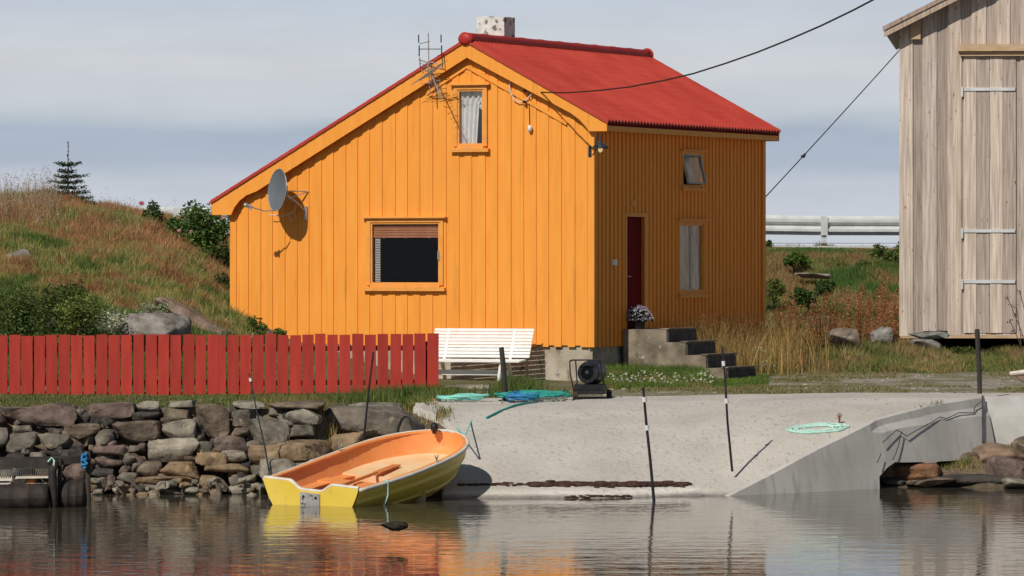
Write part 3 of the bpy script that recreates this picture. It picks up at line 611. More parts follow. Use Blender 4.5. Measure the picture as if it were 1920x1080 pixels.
def stone(name, px, py, w, h, dp, Y, k, label, cat_='rock', group=None, tilt=0, rough=.07, mat='stone', box=.6, rz=0, par=None):
    p = W(px, py, Y); v, t, c = rock((p.x, p.y, p.z), (w*Y/F_, dp, h*Y/F_), RC[k] if isinstance(k, str) else k, box, rz, tilt, rough, 9, fine=True)
    o = fast(name, v, t, c, mat); return tag(o, label, cat_, group)
g_ = 'boulders between the stone wall and the slipway'
stone('rock_slab', 722, 808, 250, 86, 2.2, 74.8, (.25, .215, .18), 'smooth grey brown rock slab between the stone wall and the concrete slipway', tilt=-.10, rough=.05)
stone('boulder', 700, 776, 120, 40, 1.0, 75.6, 'l', 'pale flat boulder under the grass right of the stone wall', group=g_)
stone('boulder', 655, 838, 110, 60, 1.2, 73.6, 'o', 'ochre boulder behind the boat with a grass tuft beside it', group=g_, tilt=.2)
stone('boulder', 560, 846, 130, 46, 1.0, 72.9, 'o', 'long ochre boulder left of the boat below the grey wall stones', group=g_, tilt=.1)
stone('boulder', 600, 890, 190, 60, 1.3, 72.6, 'l', 'low pale boulder mostly hidden behind the orange boat', group=g_)
stone('boulder', 520, 885, 80, 50, .8, 72.3, 'w', 'pale rubble boulder at the stern of the boat', group=g_)
stone('boulder', 745, 850, 140, 60, 1.4, 73.4, 'b', 'brown boulder behind the bow of the boat', group=g_)
gs = 'rocks on the shore right of the slipway'
for (a, b, w, h, Y, k, tl_, lb) in ((1700, 885, 120, 34, 75.2, 'r', .05, 'low reddish rock at the mouth of the dark hole under the slipway'), (1790, 868, 130, 70, 75.9, 'b', -.25, 'sloping brown rock below the slipway wall'),
        (1868, 862, 130, 60, 75.8, (.30, .21, .15), -.3, 'large tan rock under the white concrete wall'), (1905, 893, 110, 60, 75.0, 'p', -.2, 'purple brown rock at the right picture edge'), (1800, 902, 210, 24, 74.9, 'd', 0, 'flat dark weedy rock at the waterline'),
        (1918, 908, 76, 20, 74.3, 'w', -.1, 'pale flat stone in the water at the far right'), (1708, 868, 34, 24, 75.6, (.62, .60, .56), 0, 'small white stone in front of the dark hole'), (1745, 905, 90, 20, 74.7, 'b', .1, 'small brown rock right of the dark hole'), (1960, 860, 120, 90, 75.9, 'b', .1, 'brown rock beyond the large tan rock, cut by the picture edge'), (1665, 900, 60, 20, 75.0, 'd', 0, 'dark wet stone inside the hole under the slipway')):
    stone('shore_rock', a, b, w, h, .9, Y, k, lb, group=gs, tilt=tl_)
stone('floating_clump', 738, 986, 50, 18, .35, 59.9, (.045, .04, .025), 'small dark weedy rock breaking the water in front of the boat', 'rock', mat='stone', rough=.12, box=1.0)
stone('boulder', 1740, 652, 62, 34, 1.0, 106.2, (.34, .33, .31), 'square grey foundation stone under the barn corner', 'rock', box=.4, rough=.03)
stone('boulder', 1742, 629, 74, 15, .9, 106.3, (.28, .31, .29), 'flat stone lying on the square stone under the barn', 'rock', rough=.04)
stone('boulder', 1742, 669, 62, 10, .9, 106.0, 'l', 'thin pale base stone under the barn corner', 'rock', rough=.04, box=.4)
ge = 'rocks in the weeds left of the barn'
stone('boulder', 1586, 640, 62, 50, .9, 107.2, (.29, .24, .19), 'brown boulder in the weeds between house and barn', group=ge)
stone('boulder', 1650, 634, 48, 42, .8, 108, (.36, .35, .34), 'pale grey boulder in the weeds beside the barn', group=ge)
stone('boulder', 1522, 516, 70, 12, .9, 115.5, (.42, .38, .33), 'flat pale rock high on the road bank', group=ge, tilt=-.05)
gh = 'bare rocks on the grassy hillside'
stone('hill_rock', 34, 498, 78, 58, .9, 97.0, (.33, .30, .28), 'grey rock on the hillside at the left picture edge', group=gh, tilt=.3)
stone('hill_rock', 290, 618, 130, 60, 1.3, 86.5, (.34, .31, .29), 'dark grey rounded rock behind the fence beside the pale bush', group=gh)
stone('hill_rock', 388, 610, 200, 34, 2.8, 92.6, (.34, .25, .20), 'long brown rock slope running down to the house corner', group=gh, tilt=-.44, rough=.10)
stone('hill_rock', 470, 632, 120, 46, 1.8, 93.4, (.36, .27, .21), 'brown rock foot under the left corner of the house', group=gh, tilt=-.3)
# ---------------------------------------------------------------- concrete slipway
def rampz(X, Y):
    z = np.interp(Y-.8*np.clip((74.4-Y)/2.6, 0, 1)*sm(X, 1, 3.06), [69, 71, 71.8, 73.0, 74.4, 75.4, 76.4, 78, 79], [-.45, -.02, .22, .60, .99, 1.17, 1.27, 1.31, 1.31]); k = .93+.07*sm(X, -1.5, 6.5)
    return z*np.where(z > 0, k, 1)+(fbm(X*.9, Y*.9)-.5)*.03
yy = np.linspace(69, 78.3, 70); P = []; nx = 90
for Y in yy:
    xl = float(np.interp(Y, [69, 71, 73, 74.2, 75, 76, 78.3], [-1.1, -1.0, -.96, -.90, -1.08, -1.5, -1.3])); xr = float(xedge(min(Y, 76.45))) if Y < 76.45 else 9.8
    X = np.linspace(xl, xr, nx); P.append(np.stack([X, np.full(nx, Y), rampz(X, Y)], 1))
P = np.array(P)
V = P.reshape(-1, 3); i0 = (np.arange(len(yy)-1)[:, None]*nx+np.arange(nx-1)[None]).ravel()
T = np.concatenate([np.stack([i0, i0+1, i0+nx+1], 1), np.stack([i0, i0+nx+1, i0+nx], 1)])
# left skirt
L0 = P[:, 0]; n0 = len(V); sk = L0.copy(); sk[:, 2] -= 1.2; V = np.concatenate([V, sk]); k = np.arange(len(yy)-1)
T = np.concatenate([T, np.stack([k*nx, (k+1)*nx, n0+k], 1), np.stack([(k+1)*nx, n0+k+1, n0+k], 1)])
wet = 1-sm(V[:, 2]+.05*(fbm(V[:, 0]*3, V[:, 1]*3)-.5), .015, .05)
edge_ = (1-sm(np.abs(V[:, 2]-.07+.02*(fbm(V[:, 0]*2, V[:, 1])-.5)), .01, .05))*(V[:, 0] < 2.6)
cr = np.ones((len(V), 3)); cr = cr*(1-wet[:, None]*.62); cr = cr*(1+edge_[:, None]*.32)
slip = fast('slipway', V, T, cr, 'concrete'); slip.data.polygons.foreach_set('use_smooth', [True]*len(slip.data.polygons)); tag(slip, kind='structure')
# side wall of the slipway (retaining wall) with bevelled top strip, a step at the bend, and the pale wall beyond
def edgept(px): 
    # along A->B->C by parameter
    return None
mb = MB()
E = []
for i in range(33):
    Y = 71.5+(76.42-71.5)*i/32; X = float(xedge(Y)); zt = float(rampz(np.array(X), np.array(Y)))+.012; E.append((X, Y, zt))
hole0, hole1 = 74.15, 75.25
rows = []
for j in range(8):
    row = []
    for i, (X, Y, zt) in enumerate(E):
        zb = -.7
        if hole0 < Y < hole1: zb = .05+.32*math.sin(min(1, (Y-hole0)/.45)*PI/2)*(1-sm(Y, 75.0, hole1)*.2)+random.uniform(-.02, .02)
        if Y >= hole1: zb = .36
        z = zt+(zb-zt)*j/7
        off = .17*(zt-z)
        if Y < 74.35: off += .03
        if zt-z > .16 and Y > 74.4: off += .035
        row.append((X+.01+off, Y-off*.9, z))
    rows.append(row)
mb.grid(rows); mb.grid([rows[0], [(X-.14, Y+.12, zt+.004) for X, Y, zt in E]])
mb.grid([[(x-.35, y+.3, z) for x, y, z in rows[-1]], rows[-1]])
rw = mb.build('retaining_wall', 'concrete_side', recalc=False); tag(rw, 'grey cracked concrete side wall of the slipway above the dark hole', 'wall')
# cracks as thin dark grooves standing in the face
def onface(px, py, e=.16):
    # intersect ray with the vertical plane through the edge line (shifted .05 out)
    o = Vector((0, 0, CH)); d = Vector(((px-960)/F_, 1, -(py-HZ)/F_)); p = Vector((0, 0, .8))
    for _ in range(8):
        off = .035+.17*(1.22-p.z); e = .018+1.80*off; p = o+d*((3.06-.892*71.8+e)/(d.x-.892))
    return p
mb = MB()
for path in ([(1655, 830), (1668, 818), (1682, 806), (1692, 812), (1700, 818), (1722, 805), (1745, 793), (1762, 782), (1775, 785), (1798, 774), (1826, 774), (1828, 762), (1840, 752)], [(1690, 812), (1686, 830), (1680, 850), (1674, 862)], [(1645, 868), (1652, 850)]):
    mb.tube([onface(a, b) for a, b in path], .007, 4)
mb.build('crack', 'black', rw)
mb = MB(); c0 = Vector((xedge(76.42)+.02, 76.40, 0))
P = []
for j in range(7):
    P.append([(c0.x+.005+3.2*i/20, c0.y-.0-.02*j/6+random.uniform(-.006, .006), 1.30+(.40-1.30)*j/6+(random.uniform(-.06, .04) if j == 6 else 0)) for i in range(21)])
P.insert(0, [(p[0], p[1]+.3, p[2]) for p in P[0]])
mb.grid(P); ww = mb.build('quay_wall', 'plaster_wall' if 'plaster_wall' in M else 'kerb', recalc=False); tag(ww, 'pale concrete wall right of the slipway corner', 'wall')
mb = MB(); mb.beam(onface(1841, 742)+Vector((.01, -.02, 0)), onface(1842, 830)+Vector((.01, -.02, 0)), .03, .02); mb.build('joint', 'black', ww)
# rusty wire line along the top edge, small gravel lip
# upper landing slab at left
mb = MB(); a, b = W(778, 769, 76.3), W(940, 764, 76.9)
pl = [(a.x, a.y), (b.x, 76.6), (b.x+.1, 78.2), (a.x+.1, 78.2)]
mb.prism(pl, .95, 1.205, lambda u, v, w: (u, v, w)); ls = mb.build('landing_slab', 'concrete'); tag(ls, 'small pale concrete slab under the teal rope left of the slipway', 'slab')
# seaweed line on the ramp
def wline(px0, px1, py, n, hw, mat, lab, name, zoff=.01, s=(.03, .09)):
    parts = []
    for i in range(n):
        px = random.uniform(px0, px1); pyy = py+random.gauss(0, hw)
        Yg = np.linspace(70.5, 77, 400); Xg = (px-960)*Yg/F_; zr = rampz(Xg, Yg); ppy = HZ+(CH-zr)*F_/Yg; k = int(np.argmin(np.abs(ppy-pyy)))
        r = random.uniform(*s); parts.append(rock((Xg[k], Yg[k], zr[k]+zoff), (r*2.2, r, r*.35), (1, 1, 1), .8, random.uniform(-.3, .3), 0, .12, 3))
    v, t, c = cat(*parts); o = fast(name, v, t, c, mat); tag(o, lab, None, kind='stuff'); return o
wline(1000, 1285, 908.5, 420, 1.9, 'seaweed', 'thin line of dark brown seaweed lying across the slipway', 'seaweed')
wline(860, 1010, 909, 90, 1.2, 'seaweed', 'sparse scraps of seaweed near the boat on the slipway', 'seaweed', s=(.02, .05))
wline(1060, 1180, 932, 46, 1.2, 'seaweed', 'dark weed fringe at the edge of the water', 'seaweed', s=(.02, .06))
# ---------------------------------------------------------------- road, guardrail
mb = MB(); mb.grid([[(x, y, float(z)) for y, z in ((123.2, 3.80), (131, 3.84))] for x in np.linspace(-250, 250, 60)]); o = mb.build('road', 'asphalt', recalc=False); tag(o, kind='structure')
mb = MB(); zr = lambda x: 3.73+.12*min(1, max(-1, -x/10))
for i in range(40):
    xa = -60+3*i; xb = xa+2.985; mb.prism([(122.4, 3.5), (122.4, zr(xa)+.075), (122.62, zr(xa)+.08), (122.62, 3.5)], xa, xb, lambda u, v, w: (w, u, v))
o = mb.build('road_kerb', 'kerb'); tag(o, 'low pale concrete kerb along the road on top of the bank', 'kerb')
gr = thing('guardrail', 'galvanised steel crash barrier along the road behind the house', 'guardrail', (0, 124, 3.75))
prof = [(0, 0), (-.03, .04), (-.09, .09), (-.09, .15), (0, .21), (0, .26), (-.09, .32), (-.09, .39), (-.03, .44), (0, .48)]
def zrail(x): return np.interp(x, [-60, -8, 8, 60], [4.24, 4.22, 4.00, 3.96])
for k in range(-8, 9):
    xa = WX(1545, 124)+k*4.0; xb = xa+4.0; mb = MB(); mb.grid([[(x, 124+a, float(zrail(x))+b) for a, b in prof] for x in (xa+.012, xb-.012)]); mb.grid([[(x, 124.004+a, float(zrail(x))+b) for a, b in prof] for x in (xa+.012, xb-.012)]); mb.build('rail_beam', 'zinc', gr, recalc=False)
    mb = MB(); z = float(zrail(xa)); mb.box((xa-.085, 123.88, z+.0), (xa+.085, 123.90+.005, z+.47)); mb.box((xa-.06, 123.93, 3.5), (xa+.06, 124.06, z+.46)); mb.build('post', 'zinc', gr)
# ---------------------------------------------------------------- barn
MBn = Matrix.Translation((WX(1688, 107), 107, 0)) @ Matrix.Rotation(math.radians(-6), 4, 'Z')
bn = thing('wooden_barn', 'weathered grey pine boathouse on stone footings at the right edge', 'barn', mat=Matrix.Translation((WX(1688, 107), 107, 1.3)) @ Matrix.Rotation(math.radians(-6), 4, 'Z'))
sc = 107/F_
bx = lambda px: (px-1688)*sc; bz = lambda py: CH-(py-HZ)*sc
def btop(x): return bz(51)+.50*x if x < 3.35 else bz(51)+.50*3.35-.50*(x-3.35)
mb = MB(); x = 0.0; i = 0
dx0, dx1, dz1 = bx(1806), bx(1904), bz(107)
while x < 6.7:
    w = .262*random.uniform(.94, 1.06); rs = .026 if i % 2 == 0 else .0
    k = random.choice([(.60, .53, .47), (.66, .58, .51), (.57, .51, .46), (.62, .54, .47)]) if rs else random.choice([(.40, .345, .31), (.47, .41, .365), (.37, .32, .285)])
    a, b = x+(-.02 if rs else .0), x+w+(.02 if rs else 0)
    zb = bz(629)+random.uniform(-.02, .015)
    if 1.4*.262 < x < 1.0: zb += .03+.08*(.4 < x < .9)
    n = 1
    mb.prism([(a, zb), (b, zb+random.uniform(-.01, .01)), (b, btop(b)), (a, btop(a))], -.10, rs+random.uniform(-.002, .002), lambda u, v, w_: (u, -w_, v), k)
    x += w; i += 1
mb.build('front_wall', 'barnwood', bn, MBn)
mb = MB(); mb.box((0.02, .101, bz(625)), (.10, 8, bz(55))); mb.box((6.55, .101, bz(625)), (6.65, 8, bz(55)), (.5, .4, .33)); mb.box((.101, 7.9, bz(625)), (6.54, 8, bz(55)), (.5, .4, .33)); mb.build('rear_walls', 'barnwood', bn, MBn)
mb = MB(); mb.box((.11, .11, bz(622)), (6.5, 7.88, bz(610))); mb.build('floor', 'darkwood', bn, MBn)
# the loft door boards: frame gap lines and straps
door = MB(); x = dx0; i = 0
while x < dx1-.05:
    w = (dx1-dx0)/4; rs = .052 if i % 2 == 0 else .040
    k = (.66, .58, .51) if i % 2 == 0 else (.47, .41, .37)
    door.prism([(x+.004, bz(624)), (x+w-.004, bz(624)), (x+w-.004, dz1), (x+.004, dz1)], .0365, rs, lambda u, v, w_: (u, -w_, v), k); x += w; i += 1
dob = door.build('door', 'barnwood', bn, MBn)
for py in (168, 433, 528):
    mb = MB(); mb.box((dx0-.05, -.072, bz(py+3)), (dx1-.02, -.053, bz(py-3))); mb.box((dx0-.05, -.10, bz(py+14)), (dx0-.005, -.053, bz(py-5))); mb.build('strap_hinge', 'zinc', dob, MBn)
mb = MB(); mb.box((bx(1796), -.20, bz(97)), (bx(2060), -.037, bz(84))); mb.box((bx(1800), -.12, bz(106)), (bx(2060), -.0365, bz(97.5))); mb.build('lintel', 'barntrim', bn, MBn)
mb = MB(); mb.box((bx(1708), -.12, bz(74)), (bx(1726), .0, bz(38))); mb.build('purlin_end', 'barntrim', bn, MBn)
mb = MB(); mb.prism([(.0, bz(634)), (6.6, bz(634)), (6.6, bz(626)), (0, bz(626))], -.02, .10, lambda u, v, w_: (u, w_, v)); mb.build('sill_beam', 'barntrim', bn, MBn)
mb = MB()
for (xa, xb) in ((-.32, 3.35), (3.35, 7.02)):
    za, zb_ = btop(xa), btop(xb); mb.prism([(xa, za+.02), (xb, zb_+.02), (xb, zb_+.14), (xa, za+.14)], -.34, 8.2, lambda u, v, w_: (u, w_, v), (.42, .36, .31))
rf = mb.build('roof', 'barnwood', bn, MBn)
for (xa, xb) in ((-.34, 3.35), (3.35, 7.04)):
    mb = MB(); za, zb_ = btop(xa), btop(xb); mb.prism([(xa, za-.06), (xb, zb_-.06), (xb, zb_+.07), (xa, za+.07)], -.372, -.342, lambda u, v, w_: (u, w_, v), (.50, .41, .33)); mb.prism([(xa-.02, za+.074), (xb, zb_+.074), (xb, zb_+.17), (xa-.02, za+.17)], -.40, -.36, lambda u, v, w_: (u, w_, v), (.42, .33, .28)); mb.build('barge_board', 'barnwood', bn, MBn)
for (a, c) in ((3.2, .3), (6.3, .3), (.4, 7.6), (6.3, 7.6), (.45, 4)):
    mb = MB(); mb.box((a-.3, c-.1, .9), (a+.3, c+.6, bz(624))); mb.build('footing', 'steps', bn, MBn)
# ---------------------------------------------------------------- garden bench
YB = 94.2
be = thing('garden_bench', 'white slatted garden bench against the orange gable wall', 'bench', mat=Matrix.Translation(W(899, 715, YB)) @ Matrix.Rotation(-TH*.8, 4, 'Z'))
bm_ = WM[be.name]; s_ = YB/F_
bl = lambda px, py, d: (( px-905)*s_/math.cos(TH*.8), d, (715-py)*s_)
for i in range(9):
    t = i/8; py = 619+t*49; sh = (1-t)*1.5; dd = .30-.24*t*.9
    a, b = bl(809+sh, py, dd), bl(996+sh, py, dd)
    mb = MB(); mb.beam(a, b, .022, .052, up=(0, .25, 1)); mb.build('back_slat', 'white', be, bm_)
for i in range(4):
    mb = MB(); a, b = bl(808, 673+i*.8, -.05-.10*i), bl(993, 673+i*.8, -.05-.10*i); mb.box((a[0], a[1]-.04, a[2]-.03), (b[0], b[1]+.04, b[2])); mb.build('seat_slat', 'white', be, bm_)
mb = MB(); a, b = bl(829, 698, -.12), bl(964, 698, -.12); mb.beam(a, b, .03, .10); mb.build('stretcher', 'white', be, bm_)
for px in (833, 957):
    mb = MB(); mb.beam(bl(px, 676, -.30), bl(px-3, 716, -.36), .055, .06); mb.build('leg', 'white', be, bm_)
    mb = MB(); mb.beam(bl(px, 676, .05), bl(px, 716, .22), .055, .06); mb.build('leg', 'white', be, bm_)
    mb = MB(); mb.beam(bl(px, 679, -.36), bl(px, 677, .12), .05, .06); mb.beam(bl(px+4, 676, .06), bl(px+4, 617, .33), .05, .05); mb.build('end_frame', 'white', be, bm_)
# ---------------------------------------------------------------- space heater
YH = 77.6; h0 = W(1100, 752, YH)
he = thing('fan_heater', 'black wheeled fan heater with round drum at the top of the slipway', 'heater', h0)
q = lambda px, py, dy=0.0: W(px, py, YH)+Vector((0, dy, 0))
mb = MB(); n = 20; P = []
for (r, y) in ((.10, -.02), (.145, -.02), (.15, .0), (.15, .10), (.165, .12), (.165, .55), (.12, .57), (.0, .57)):
    c = q(1101, 699)+Vector((.30*max(0, y)*.9, y, 0)); P.append([c+Vector((r*math.cos(2*PI*k/n), 0, r*1.12*math.sin(2*PI*k/n))) for k in range(n+1)])
mb.grid(P); mb.build('drum', 'blackmetal', he, smooth=False, recalc=False)
mb = MB(); c = q(1101, 699, .0)
for k in range(7): r = .02+.019*k; mb.tube([c+Vector((r*math.cos(2*PI*j/20), -.02, 1.12*r*math.sin(2*PI*j/20))) for j in range(21)], .003, 4)
for k in range(5): a = k*PI/5; mb.tube([c+Vector((.14*math.cos(a), -.024, .157*math.sin(a))), c-Vector((.14*math.cos(a), .024, .157*math.sin(a)))], .0035, 4)
mb.build('grille', 'blackmetal', he)
mb = MB(); mb.ball((c.x, c.y-.03, c.z), (.035, .03, .04), 10, 6); mb.build('burner_nozzle', 'lantern', he)
mb = MB(); a, b = q(1077, 739), q(1127, 721); mb.box((a.x, a.y-.1, a.z), (b.x+.08, a.y+.6, b.z)); mb.box((a.x-.01, a.y-.11, (a.z+b.z)/2-.006), (b.x+.09, a.y+.61, (a.z+b.z)/2+.006)); mb.build('tank', 'black', he)
mb = MB(); mb.tube([q(1078, 750, -.1), q(1076, 735, -.1), q(1069, 700, -.12), q(1068, 677, -.12), q(1070, 675, -.12), q(1123, 675, -.12), q(1126, 677, -.12), q(1128, 700, -.05), q(1133, 722, .1), q(1144, 742, .3)], .012, 6)
mb.tube([q(1069, 677, -.12), q(1076, 676, .5), q(1129, 676, .5), q(1126, 677, -.12)], .012, 6); mb.tube([q(1080, 676, .5), q(1084, 738, .45)], .012, 6); mb.build('handle_frame', 'black', he)
for px, dy in ((1079, -.06), (1143, .30)):
    c = q(px, 742, dy); mb = MB(); P = []
    for r, xo in ((.0, -.03), (.05, -.03), (.055, -.04), (.085, -.04), (.09, -.02), (.09, .02), (.085, .04), (.055, .04), (.05, .03), (0, .03)): P.append([c+Vector((xo, r*math.cos(2*PI*k/16), r*math.sin(2*PI*k/16))) for k in range(17)])
    mb.grid(P); mb.build('wheel', 'rubber', he, smooth=False, recalc=False)
# ---------------------------------------------------------------- posts and rods
def pole(name, pts, r, label, cat_, group=None, mat='darkwood', bands=(), taper=1.0):
    base = pts[0]; t = thing(name, label, cat_, base, 0, group); rs = [r*(1+(taper-1)*i/(len(pts)-1)) for i in range(len(pts))]
    mb = MB(); mb.tube(pts, rs, 8); mb.build('shaft', mat, t)
    for (u, L) in bands:
        a = pts[0].lerp(pts[-1], u); d = (pts[-1]-pts[0]).normalized(); mb = MB(); mb.tube([a-d*L/2, a+d*L/2], r*1.45, 8); mb.build('reflector_band', 'whiteish', t)
    return t
pole('mooring_post', [W(947, 764, 77.4), W(946, 720, 77.4), W(943, 680, 77.4), W(940, 651, 77.4)], .045, 'thick black wooden post at the top of the slipway in front of the bench', 'post', taper=.85)
pole('mooring_post', [W(1837, 738, 76.6), W(1836, 690, 76.6), W(1832, 617, 76.6)], .036, 'thick black wooden post at the upper right corner of the slipway', 'post', taper=1.05)
pole('marker_rod', [W(1227, 948, 70.3), W(1219, 860, 70.3), W(1212, 795, 70.3), W(1206, 727, 70.3)], .022, 'black rod with two white bands standing at the water edge of the slipway', 'marker rod', 'thin black marker rods', 'black', ((.66, .07), (.90, .07)), .8)
pole('marker_rod', [W(1373, 884, 72.4), W(1364, 790, 72.4), W(1359, 700, 72.4), W(1354, 650, 72.4)], .018, 'black rod with two white bands standing on the slipway below the concrete steps', 'marker rod', 'thin black marker rods', 'black', ((.565, .07), (.865, .07)), .8)
pole('marker_rod', [W(681, 835, 73.0), W(690, 745, 73.0), W(700, 660, 73.0)], .017, 'plain thin black rod behind the boat in front of the red fence', 'marker rod', 'thin black marker rods', 'black', (), .8)
pole('marker_rod', [W(508, 905, 71.8), W(496, 835, 71.9), W(480, 765, 72.0), W(467, 700, 72.1)], .013, 'thin leaning dark rod with a white dot in front of the stone wall', 'marker rod', 'thin black marker rods', 'lantern', ((.94, .05),), .8)
# ---------------------------------------------------------------- ropes
def gz(X, Y):
    X = np.array(X); Y = np.array(Y); r = rampz(X, Y); g = G(X, Y); on = (Y < 78.2) & (X > -1.2) & (X < xedge(np.minimum(Y, 76.4)))
    z = np.where(on, np.maximum(r, g), g); return np.where((X > -1.52) & (X < -.10) & (Y > 76.3) & (Y < 78.2), np.maximum(z, 1.205), z)
def heap(px0, px1, py0, py1, Yc, n, r, turns, h):
    """loops of rope lying inside an ellipse"""
    a = W(px0, (py0+py1)/2, Yc); b = W(px1, (py0+py1)/2, Yc); cx = (a.x+b.x)/2; rx = (b.x-a.x)/2; pts = []; N = turns*26
    ph = random.random()*6
    for i in range(N+1):
        t = i/26*2*PI; k = .55+.38*math.sin(i*.037+ph)+.08*math.sin(i*.31); x = cx+rx*k*math.cos(t)+.1*rx*math.sin(i*.05+ph); y = Yc+n*k*math.sin(t)+.2*n*math.cos(i*.043)
        pts.append([x, y, 0])
    P = np.array(pts); z = gz(P[:, 0], P[:, 1])+r+h*.8*np.abs(np.sin(np.arange(N+1)*.07+ph))*.6+h*.6*(fbm(P[:, 0]*5, P[:, 1]*5)); P[:, 2] = z
    return [Vector(p) for p in P]
rt = MB(); rt.tube(heap(812, 915, 758, 768, 77.0, .45, .014, 9, .10), .015, 5)
rt.tube([W(846, 768, 76.5), W(848, 784, 75.6), W(853, 797, 74.8), W(862, 808, 73.6), W(872, 816, 72.4)], .011, 5)
rt.tube([W(888, 766, 76.6), W(885, 782, 75.4), W(880, 798, 74), W(873, 815, 72.4)], .011, 5)
tag(rt.build('rope_heap', 'rope_teal'), 'pale teal rope heaped on the slab with two lines running to the bow', 'rope')
rg = MB(); rg.tube(heap(925, 1065, 758, 778, 77.3, .5, .018, 12, .12), .017, 5); rg.tube(heap(960, 1068, 752, 768, 78.0, .4, .018, 6, .10), .017, 5); L = [W(a, b, y) for a, b, y in ((1000, 766, 76.6), (965, 774, 76), (935, 782, 75.3), (912, 790, 74.9))]
for p in L: p.z = float(gz(p.x, p.y))+.02
rg.tube(L, .017, 5); tag(rg.build('rope_heap', 'rope_green'), 'dark green tangled rope right of the black post above the slipway', 'rope')
rb = MB(); rb.tube(heap(945, 1010, 764, 778, 76.9, .35, .02, 6, .13), .016, 5); tag(rb.build('rope_heap', 'rope_blue'), 'small blue rope tangled in the green rope heap', 'rope')
rc = MB()
def lay(pxs, Yc):
    out = []
    for a, b in pxs:
        Yg = np.linspace(71, 77.5, 500); Xg = (a-960)*Yg/F_; zr = rampz(Xg, Yg); k = int(np.argmin(np.abs(HZ+(CH-zr)*F_/Yg-b))); out.append(Vector((Xg[k], Yg[k], zr[k]+.015)))
    return out
for off in range(7):
    ph = random.random()*6; N_ = 26; rx_ = 57-4.5*off+random.uniform(-2, 2); ry_ = 8.5-.75*off; cx_ = 1530+random.uniform(-6, 6); cy_ = 804.5+random.uniform(-1, 1)
    rc.tube(lay([(cx_+rx_*math.cos(2*PI*k/N_+ph)*(1+.05*math.sin(k*1.9+ph)), cy_+ry_*math.sin(2*PI*k/N_+ph)*(1+.12*math.sin(k*1.3))-(cx_+rx_*math.cos(2*PI*k/N_+ph)-1530)*.05) for k in range(N_+2)], 0), .012, 5)
tag(rc.build('rope_coil', 'rope_pale'), 'pale green flattened rope coil on the bare middle of the slipway', 'rope')
p = lay([(1574, 796)], 0)[0]; mb = MB(); mb.tube([p-Vector((0, 0, .05)), p+Vector((0, 0, .13))], .016, 6); mb.tube([p+Vector((.03*math.cos(t), 0, .12+.03*math.sin(t))) for t in np.linspace(0, 6.28, 10)], .006, 4); tag(mb.build('iron_peg', 'rust'), 'short rusty iron peg behind the pale rope coil', 'peg')
p = lay([(1215, 880)], 0)
# ---------------------------------------------------------------- boat
yaw = math.radians(-30.5); pit = math.radians(6.9); rol = math.radians(4.5)
# local x forward, y port, z up ; heading = world (sin,cos)
hd = Vector((math.sin(-yaw), math.cos(-yaw), 0)); Rb = Matrix.Rotation(math.atan2(hd.y, hd.x), 4, 'Z') @ Matrix.Rotation(-pit, 4, 'Y') @ Matrix.Rotation(rol, 4, 'X')
MBt = Matrix.Translation((-2.76, 69.0, -.27)) @ Rb
bt = thing('rowing_boat', 'small orange and yellow open boat pulled up at the slipway, stern in the water', 'boat', mat=MBt)
LB = 3.64
def hb(t): return (.77+.07*math.sin(min(t/.5, 1)*PI/2)) if t < .5 else .83*max(0, 1-((t-.5)/.5)**3.1)**.62
def gg(t): return .56+.20*t**1.8
def kk(t): return .02+.0*t if t < .6 else .02+.52*((t-.6)/.4)**2.4
def sec(t, inner=0.0, m=14):
    b = max(hb(t)-inner, .004); g_ = gg(t); k = kk(t)+inner; out = []
    for i in range(-m, m+1):
        v = abs(i)/m; y = b*v**.5; z = k+(g_-k)*v**2.1
        if not inner:
            fr_ = (v*3.6) % 1; y += .030*fr_*(v < .97)*(1 if t < .97 else 0)
        out.append((y*(1 if i > 0 else -1), z))
    return out
ts = [0, .04, .1, .18, .26, .34, .42, .5, .58, .66, .73, .79, .84, .88, .915, .945, .965, .98, .99, .997, 1.0]
mb = MB(); mb.grid([[(t*LB, y, z) for y, z in sec(t, 0, 40)] for t in ts]); mb.build('hull', 'boat_yellow', bt, MBt, smooth=True, recalc=False)
def hwz(t, z): k = kk(t); return hb(t)*max(0.0, min(1, (z-k)/(gg(t)-k)))**(.5/2.1)
ins = [.012]+ts[1:-2]
mb = MB(); mb.grid([[(t*LB-.03*t, y, z) for y, z in sec(t, .03)] for t in ins]); mb.grid([[(.99*LB-.03, y, z) for y, z in sec(.99, .03)], [(.996*LB-.03, 0, z) for y, z in sec(.99, .03)]]); mb.build('inner_hull', 'boat_orange', bt, MBt, smooth=True, recalc=False)
rim = [Vector((t*LB+(.02 if t == 1 else 0), hb(t)*1.01 if t < 1 else 0, gg(t))) for t in ts]; rim2 = [Vector((p.x, -p.y, p.z)) for p in rim]
mb = MB(); mb.tube(rim+rim2[::-1][1:], .028, 8); mb.build('gunwale', 'boat_rim', bt, MBt, smooth=True)
mb = MB()
def strip(tlist, s): return [[Vector((t*LB, s*(hb(t)-d), gg(t)+.022-dz)) for t in tlist] for d, dz in ((-.01, 0), (.07, .005), (.075, .03))]
for s in (1, -1): mb.grid(strip([t for t in ts if t < .985], s))
mb.build('gunwale_cap', 'boat_orange', bt, MBt, smooth=False, recalc=False)
